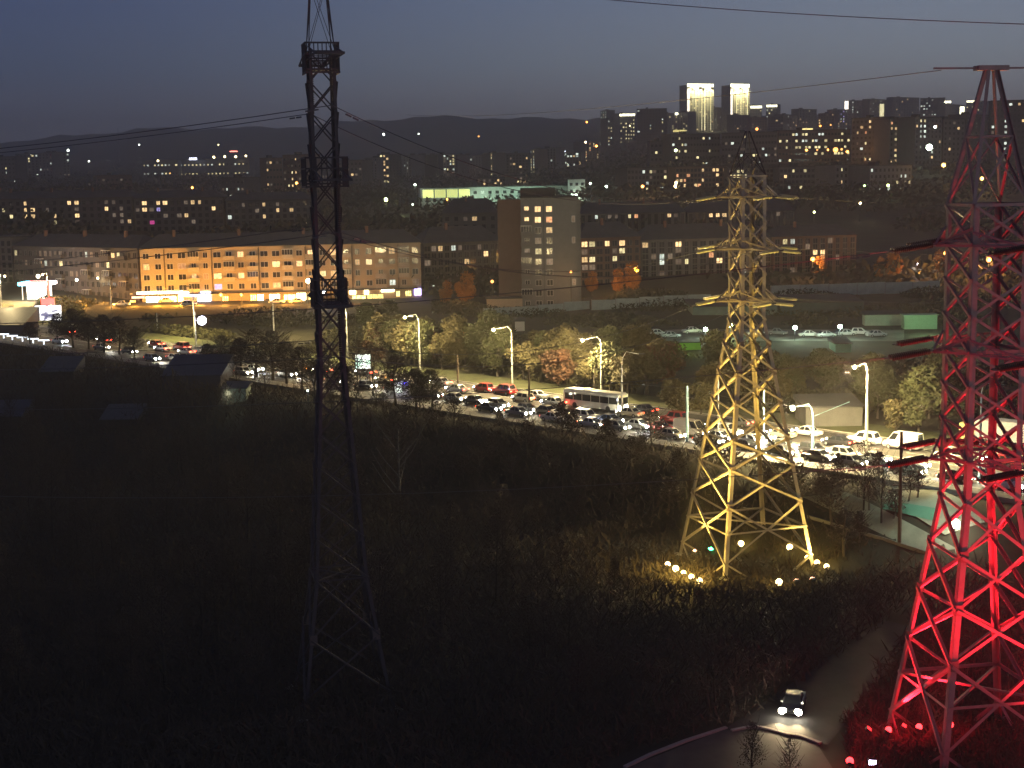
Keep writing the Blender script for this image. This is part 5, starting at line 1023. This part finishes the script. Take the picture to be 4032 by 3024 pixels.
# pale paths right of the yellow pylon
sheet('footpath', mat('pale_paving', (.24, .25, .2), .9, 0, .3, .6), [(3160, 1960), (3330, 1940), (3800, 2180), (3650, 2190)], .1)
sheet('footpath', MATS['pale_paving'], [(3470, 1960), (3700, 1930), (3880, 2060), (3720, 2110)], .12)
TEAL = mat('green_sports_surface', (.08, .21, .15), .9, 0, .2, .6)
sheet('green_court', TEAL, [(3475, 2010), (3690, 2060), (3700, 2010), (3490, 1975)], .2)
light('SPOT', gp(3560, 2040)+Vector((0, 0, 9)), 2600, (.65, 1, .8), direction=(0, 0, -1), size=130, radius=.3)  # added spots brighten court and path, no lamp stands here
light('SPOT', gp(3700, 2130)+Vector((0, 0, 6)), 900, (1, .9, .6), direction=(0, 0, -1), size=140, radius=.3)
small_lamp('lamp', 'white and yellow lamp glimpsed behind the lower red pylon', 3762, 2062, gp(3762, 2110).y, .55, (1, .95, .7), 20, 600)
P = gp(3768, 2058)
# wooden pole foot wall line
kerbline('low_wall', [(3180, 2040), (3330, 2085), (3480, 2130), (3650, 2185)], .2, .4, PAVE)
# verge of the right part of the avenue, far-left street surface with yellow lamplight put into its colour
sheet('side_street', mat('yellow_lit_asphalt', (.2, .17, .1), .9, 0, .4, .2), [(-60, 1300), (120, 1292), (140, 1190), (-60, 1180)], .1)
light('SPOT', gp(50, 1250)+Vector((0, 0, 12)), 44800, (1, .78, .36), direction=(0, 0, -1), size=150, radius=.4)  # this spot and those below stand in for street lamps, no fittings
light('SPOT', gp(700, 1345)+Vector((0, 0, 11)), 28800, (1, .78, .3), direction=(0, 0, -1), size=150, radius=.4)
light('SPOT', gp(1100, 1340)+Vector((0, 0, 11)), 28800, (1, .75, .3), direction=(0, 0, -1), size=150, radius=.4)
light('SPOT', gp(3720, 1830)+Vector((0, 0, 11)), 28800, (1, .84, .36), direction=(0, 0, -1), size=150, radius=.4)

# ------------------------------------------------------------------ trees
def leaf_cloud(b, c, rx, rz_, n, sz, rnd, lobes=9):
    L_ = []
    for _ in range(lobes):
        a = rnd.uniform(0, 2*pi); e = rnd.uniform(-.9, 1); k = sqrt(max(0, 1-e*e))*rnd.uniform(.45, .95)
        L_.append((c[0]+cos(a)*k*rx*.7, c[1]+sin(a)*k*rx*.7, c[2]+e*rz_*.72, rnd.uniform(.28, .5)))
    for i in range(n):
        l = rnd.choice(L_); d_ = Vector((rnd.gauss(0, 1), rnd.gauss(0, 1), rnd.gauss(0, 1))); d_.normalize(); d_ *= rnd.uniform(.5, 1.08)*l[3]
        p = Vector((l[0]+d_.x*rx, l[1]+d_.y*rx, l[2]+d_.z*rz_))
        u = Vector((rnd.gauss(0, 1), rnd.gauss(0, 1), rnd.gauss(0, 1))).normalized(); v = u.orthogonal().normalized(); s = sz*rnd.uniform(.6, 1.4)
        b.face([p-u*s, p+v*s*.6, p+u*s, p-v*s*.6])
def limbs(b, base, h, rnd, r=.16, n=6, up=.5, top=.95):
    b.tube([base, base+Vector((rnd.uniform(-.2, .2), rnd.uniform(-.2, .2), h*.45)), base+Vector((rnd.uniform(-.5, .5), rnd.uniform(-.5, .5), h*top))], r, 6, r*.25)
    for i in range(n):
        z = h*(.28+.55*i/n); a = rnd.uniform(0, 2*pi); l = h*rnd.uniform(.18, .32); p = base+Vector((0, 0, z))
        b.tube([p, p+Vector((cos(a)*l*.6, sin(a)*l*.6, l*up)), p+Vector((cos(a)*l, sin(a)*l, l*up*1.9))], r*.4, 4, r*.1)
def leafy(h, rx, m, bark, seed, n=1500, sz=.22):
    rnd = random.Random(seed); tr_ = MB(); limbs(tr_, Vector((0, 0, 0)), h*.8, rnd, .05*h**.5+.08); cr = MB(); leaf_cloud(cr, (0, 0, h*.6), rx, h*.42, n, sz, rnd, 12)
    return tr_.mesh('trunk', bark), cr.mesh('crown', m)
def bare(h, bark, seed, n=26, leaves=120):
    rnd = random.Random(seed); tr_ = MB(); limbs(tr_, Vector((0, 0, 0)), h, rnd, .09+.008*h, 7, .8, 1); tw = MB()
    for i in range(n):
        z = h*rnd.uniform(.3, .95); a = rnd.uniform(0, 2*pi); l = h*rnd.uniform(.12, .3)*(1.1-z/h*.6); p = Vector((cos(a)*l*.4, sin(a)*l*.4, z))
        e = p+Vector((cos(a)*l, sin(a)*l, l*rnd.uniform(.5, 1.3))); tw.tube([p, p.lerp(e, .5)+Vector((0, 0, -.1)), e], .03, 3, .008)
        for k in range(7):
            q = p.lerp(e, rnd.uniform(.2, 1)); a2 = a+rnd.uniform(-1.2, 1.2); l2 = l*rnd.uniform(.2, .55); e2 = q+Vector((cos(a2)*l2, sin(a2)*l2, l2*rnd.uniform(.2, 1.2)))
            dd = (e2-q).cross(Vector((0, 0, 1))); dd = dd.normalized()*.018 if dd.length > .01 else Vector((.018, 0, 0))
            tw.face([q-dd, q+dd, e2])
    for i in range(leaves):
        z = h*rnd.uniform(.35, 1.05); a = rnd.uniform(0, 2*pi); l = h*.27*rnd.random()**.5*(1.25-z/h); p = Vector((cos(a)*l, sin(a)*l, z))
        u = Vector((rnd.gauss(0, 1), rnd.gauss(0, 1), rnd.gauss(0, 1))).normalized()*.12; v = u.orthogonal()*.6; tw.face([p-u, p+v, p+u, p-v])
    return tr_.mesh('trunk', bark), tw.mesh('crown', TWIG)
def plant(name, label, cat, meshes, P, s=1.0, group=None, rz=None, wide=1.0):
    o = thing(name, label, cat, P, random.uniform(0, 6.28) if rz is None else rz, group); o.scale = (s*wide, s*wide, s*random.uniform(.9, 1.1))
    obj('trunk', meshes[0], o); obj('crown', meshes[1], o); return o
LEAFY = [leafy(8, 3.4, AUTUMN, BARK, 1, 2600), leafy(9, 3.2, GREENL, BARK, 2, 2600), leafy(7, 3.3, RUST, BARK, 3, 2400), leafy(8, 3.0, AUTUMN, BARK, 4, 2400), leafy(6, 3.2, AUTUMN, BARK, 5, 2200, .2)]
# row on the far verge: px, base py, scale, kind
ROW = [(1560, 1440, 1.0, 1), (1660, 1455, 1.15, 1), (1740, 1460, .9, 0), (1830, 1455, .85, 3), (1900, 1470, 1.1, 1), (1960, 1490, 1.0, 1), (2060, 1500, 1.0, 0), (2130, 1515, 1.05, 3), (2200, 1530, 1.0, 2), (2270, 1510, 1.1, 0), (2340, 1540, .95, 3), (2400, 1560, 1.0, 1), (2470, 1570, 1.1, 3), (2540, 1560, 1.0, 0), (2490, 1520, .9, 2), (2690, 1650, .85, 4), (2760, 1640, .8, 4), (2640, 1600, .8, 4), (2120, 1460, .9, 3), (2250, 1455, 1.0, 0), (2380, 1470, .9, 1), (1800, 1400, .9, 3), (3090, 1600, .9, 1), (3240, 1570, .9, 1), (3620, 1730, 1.2, 1), (3700, 1690, 1.1, 1), (3530, 1720, .8, 3), (1450, 1340, 1.0, 1), (1530, 1320, .95, 1)]
LMK = [(1290, 'left pylon'), (1402, 'pale billboard'), (1655, 'lamp post in the yellow foliage'), (1804, 'left trolley pole'), (2018, 'lamp post left of the bus'), (2085, 'dark trolley pole'), (2368, 'lamp post behind the bus'), (2450, 'unlit post at the bus front'), (2706, 'bluish pole'), (2940, 'yellow pylon'), (3200, 'glaring near lamp'), (3411, 'tall right street lamp'), (3541, 'tall wooden pole'), (3800, 'red pylon')]
SEEN = {}
def beside(x):
    l = min(LMK, key=lambda q: abs(q[0]-x)); sd = 'left' if x < l[0] else 'right'; k_ = (l[1], sd); SEEN[k_] = SEEN.get(k_, 0)+1
    return '%s one %s of the %s' % (ORD[SEEN[k_]-1], sd, l[1])
_r = random.Random(44)
for _ in range(46):
    x = _r.uniform(1480, 2620); f_ = (x-1480)/1140; y = _r.uniform(1395+f_*70, 1440+f_*125); ROW.append((x, y, _r.uniform(.8, 1.2), _r.choice((0, 3, 3, 1, 2, 0))))
for _ in range(22):
    x = _r.uniform(2780, 3760); ROW.append((x, _r.uniform(1500, 1600)+(x-2780)*.09, _r.uniform(.7, 1.1), _r.choice((0, 3, 4, 1))))
ROW = [r for r in ROW if not (3120 < r[0] < 3420 and r[1] > 1575 and r[1] < 1720)]
for i, (x, y, s, k) in enumerate(ROW):
    plant('autumn_tree', 'bushy %s tree, %s' % (['autumn-brown', 'olive-green', 'rusty', 'ochre', 'low ochre'][k], beside(x)), 'tree', LEAFY[k], gp(x, y), s, 'lamplit trees along the far side of the avenue', wide=1.2)
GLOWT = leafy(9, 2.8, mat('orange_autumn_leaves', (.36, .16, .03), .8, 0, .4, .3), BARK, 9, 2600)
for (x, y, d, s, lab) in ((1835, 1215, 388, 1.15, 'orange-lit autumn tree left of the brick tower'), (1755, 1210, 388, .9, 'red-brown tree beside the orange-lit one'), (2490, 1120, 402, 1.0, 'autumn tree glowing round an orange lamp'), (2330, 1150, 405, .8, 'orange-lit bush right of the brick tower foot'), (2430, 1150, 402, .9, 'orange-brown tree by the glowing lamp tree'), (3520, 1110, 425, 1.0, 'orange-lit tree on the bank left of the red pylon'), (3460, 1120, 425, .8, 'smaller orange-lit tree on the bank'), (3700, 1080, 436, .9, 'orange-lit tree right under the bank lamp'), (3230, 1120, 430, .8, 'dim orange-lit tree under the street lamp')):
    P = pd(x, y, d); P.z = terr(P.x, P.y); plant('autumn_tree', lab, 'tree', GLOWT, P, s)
light('POINT', pd(1830, 1160, 380), 1200, OR, radius=.5); light('POINT', pd(2235, 1160, 374), 800, OR, radius=.5); light('POINT', pd(2420, 1120, 395), 2200, OR, radius=.5); light('POINT', pd(3640, 1060, 415), 7000, OR, radius=.5)  # added orange fills for the trees and bank, without fittings
# dark trees of the near slope
TBARK = mat('dark_bark', (.045, .038, .03), .95, 0, .4, 3)
BARE = [bare(9, TBARK, 11, 50, 500), bare(11, TBARK, 12, 60, 500), bare(7, TBARK, 13, 44, 500), bare(10, TBARK, 14, 60, 600), bare(8, TBARK, 15, 50, 500), bare(11, BIRCH, 16, 40)]
SHR = [bare(5, BARK, 21, 60, 260), bare(4.5, BARK, 22, 70, 420), bare(5.5, BARK, 23, 60, 200)]
DK = [bare(8.5, TBARK, 31, 150, 1300), bare(9, TBARK, 32, 160, 1100), None, bare(8, TBARK, 33, 150, 1500)]
rnd = random.Random(5); cnt = 0
thick = 'bare trees of the dark thicket'
for _ in range(1400):
    if cnt >= 190: break
    px_ = rnd.uniform(-200, 3000); d = rnd.uniform(118, 330); P = pd(px_, 1500, d); x, y = P.x, P.y
    s_ = (x-AB.x)*AN.x+(y-AB.y)*AN.y
    z = terr(x, y); q = proj(Vector((x, y, z)))
    if s_ < 18 or (Vector((x, y))-Vector((27.4, 167))).length < 15 or (Vector((x, y))-Vector((36, 110))).length < 14 or (Vector((x, y))-pc.xy).length < 7: continue
    if q[0] > 2550 and q[1] > 2000: continue
    if q[0] < 1000 and q[1] < 1640 and rnd.random() < .75: continue
    k = rnd.randrange(5); hgt = [9, 11, 7, 10, 8][k]
    sc_ = rnd.uniform(.55, .95)
    if s_ < 30: sc_ *= .62
    if q[0] > 1700 and s_ < 45: sc_ *= .75
    plant('bare_tree', 'bare tree in the dark thicket of the near slope', 'tree', BARE[k], (x, y, z), sc_, thick); cnt += 1
for i, (x, y, s, k, lab) in enumerate(((1578, 2080, 1.35, 5, 'tall birch with a pale trunk in the thicket right of the left pylon'), (3300, 1960, .8, 2, 'bare shrub tree right of the yellow pylon, left one'), (3400, 2010, .8, 3, 'bare shrub tree right of the yellow pylon, middle one'), (3470, 2060, .8, 0, 'bare shrub tree right of the yellow pylon, right one'), (3230, 1940, .6, 2, 'low bare shrub beside the right leg of the yellow pylon'), (2960, 3090, .5, 3, 'bare tree crown at the bottom edge beside the kerb'), (3110, 3100, .45, 0, 'bare bush at the bottom edge right of the kerb'), (1410, 1560, 1.0, 3, 'branching bare tree before the pale billboard'), (1470, 1570, 1.0, 0, 'bare tree right of the one before the billboard'))):
    plant('bare_tree', lab, 'tree', BARE[k], gp(x, y), s)
for i in range(46):
    px_ = 1500+i*47+random.uniform(-15, 15); P = av(px_, random.uniform(17, 27)); P.z = terr(P.x, P.y)
    if 2600 < px_ < 3230 and random.random() < .4: continue
    plant('bare_shrub', 'tangled bare shrub just below the near kerb of the avenue', 'shrub', SHR[i % 3], P, random.uniform(.7, 1.1), 'bare shrubs along the near kerb', wide=1.5)
for i, (x, y, s, k) in enumerate([(230, 1330, .8, 0), (290, 1345, .95, 1), (350, 1350, .9, 3), (410, 1365, 1.0, 0), (470, 1372, .95, 1), (530, 1380, .85, 3), (120, 1330, .7, 0), (880, 1440, .9, 1), (950, 1450, 1.0, 3), (1010, 1462, 1.1, 0), (1075, 1475, 1.1, 1), (1130, 1490, 1.0, 3), (1190, 1520, 1.0, 0), (1290, 1530, 1.0, 1), (1640, 1600, .9, 3), (1560, 1570, .95, 0), (1700, 1600, .8, 1), (1350, 1565, .9, 3), (820, 1440, .75, 0), (1240, 1560, .9, 1)]):
    P = gp(x, y+30); plant('dark_tree', 'dark tangled tree before the left part of the avenue, %s of its kind' % ORD[i], 'tree', DK[k], P, s*.95, 'dark trees hiding the left part of the avenue', wide=1.9)
# undergrowth of the near slope: twigs and dry leaves nobody could count
def scatter(name, m, n, fn, sz, kindname='undergrowth', seed=3, hmax=2.2, asp=.45, upz=0.0):
    rnd = random.Random(seed); b = MB(); k = 0
    while k < n:
        r = fn(rnd)
        if r is None: continue
        x, y, hm = r; k += 1
        z = terr(x, y)+hm*rnd.random()**1.3; u = Vector((rnd.gauss(0, 1), rnd.gauss(0, 1), rnd.gauss(0, 1))).normalized(); v = u.orthogonal().normalized(); s = sz*rnd.uniform(.5, 1.5)
        p = Vector((x, y, z)); u.z += upz; b.face([p-u*s, p+v*s*asp, p+u*s, p-v*s*asp])
    return tag(b.build(name, m), kind='stuff')
from mathutils import noise as mn
def near_fn(rnd):
    px_ = rnd.uniform(-300, 4100); d = 88+250*rnd.random()**1.4; q = (px_-2016)/FPX; x = q*d; y = d
    s_ = (x-AB.x)*AN.x+(y-AB.y)*AN.y
    if s_ < 15: return None
    g = proj(Vector((x, y, terr(x, y))))
    if g[1] > 2850-max(0, 2860-g[0])*-.3 and g[0] < 3330 and g[0] > 2350: return None
    if 2440 < g[1] < 2940:
        k_ = (2905-g[1])/450; xl, xr = 2850+k_*640, 3260+k_*370
        if xl-(14*mn.noise(Vector((x, y, 1)))) < g[0] < xr+30*mn.noise(Vector((x*.5, y*.5, 5))): return None
    if g[0] > 3460 and 1930 < g[1] < 2250: return None
    if g[0] > 3150 and 1930 < g[1] < 2040+(g[0]-3180)*.31 : return None if rnd.random() < .9 else (x, y, 1.2)
    hm = 1.2+3.0*max(0, mn.noise(Vector((x*.06, y*.06, 0)))+.35)
    if (Vector((x, y))-Vector((27.4, 167))).length < 17 or (Vector((x, y))-Vector((36, 110))).length < 14: hm = .4
    return x, y, hm*(.55 if s_ < 24 else 1)
scatter('undergrowth', mat('dry_undergrowth', (.07, .055, .038), 1, 0, .5, .3, col2=(.035, .028, .02)), 150000, near_fn, .55, asp=.13, upz=.7)
def verge_fn(rnd):
    px_ = rnd.uniform(0, 4100); d = rnd.uniform(190, 400); q = (px_-2016)/FPX; x = q*d; s_ = (x-AB.x)*AN.x+(d-AB.y)*AN.y
    if s_ > -20: return None
    n = mn.noise(Vector((x*.045, d*.045, 3)))
    if n < .02: return None
    g = proj(Vector((x, d, terr(x, d))))
    if 1285 < g[1] < 1420 and g[0] > 2550: return None
    if g[1] < 1250 and g[0] < 1700 and g[0] > 440: return None
    if g[0] < 150: return None
    return x, d, 1.0+4.5*n
scatter('shrubbery', mat('shrub_foliage', (.075, .07, .03), 1, 0, .5, .2, col2=(.035, .035, .017)), 42000, verge_fn, .42, seed=8)
def wood_fn(rnd):
    px_ = rnd.uniform(-200, 4300); d = 410*(7.5**rnd.random()); q = (px_-2016)/FPX; x = q*d
    n = mn.noise(Vector((x*.012, d*.012, 9)))
    if n < -.08: return None
    return x, d, (5+8*max(0, n))
scatter('far_woodland', DARKLEAF, 60000, wood_fn, 1.5, seed=12)
print('objects', len(bpy.data.objects))
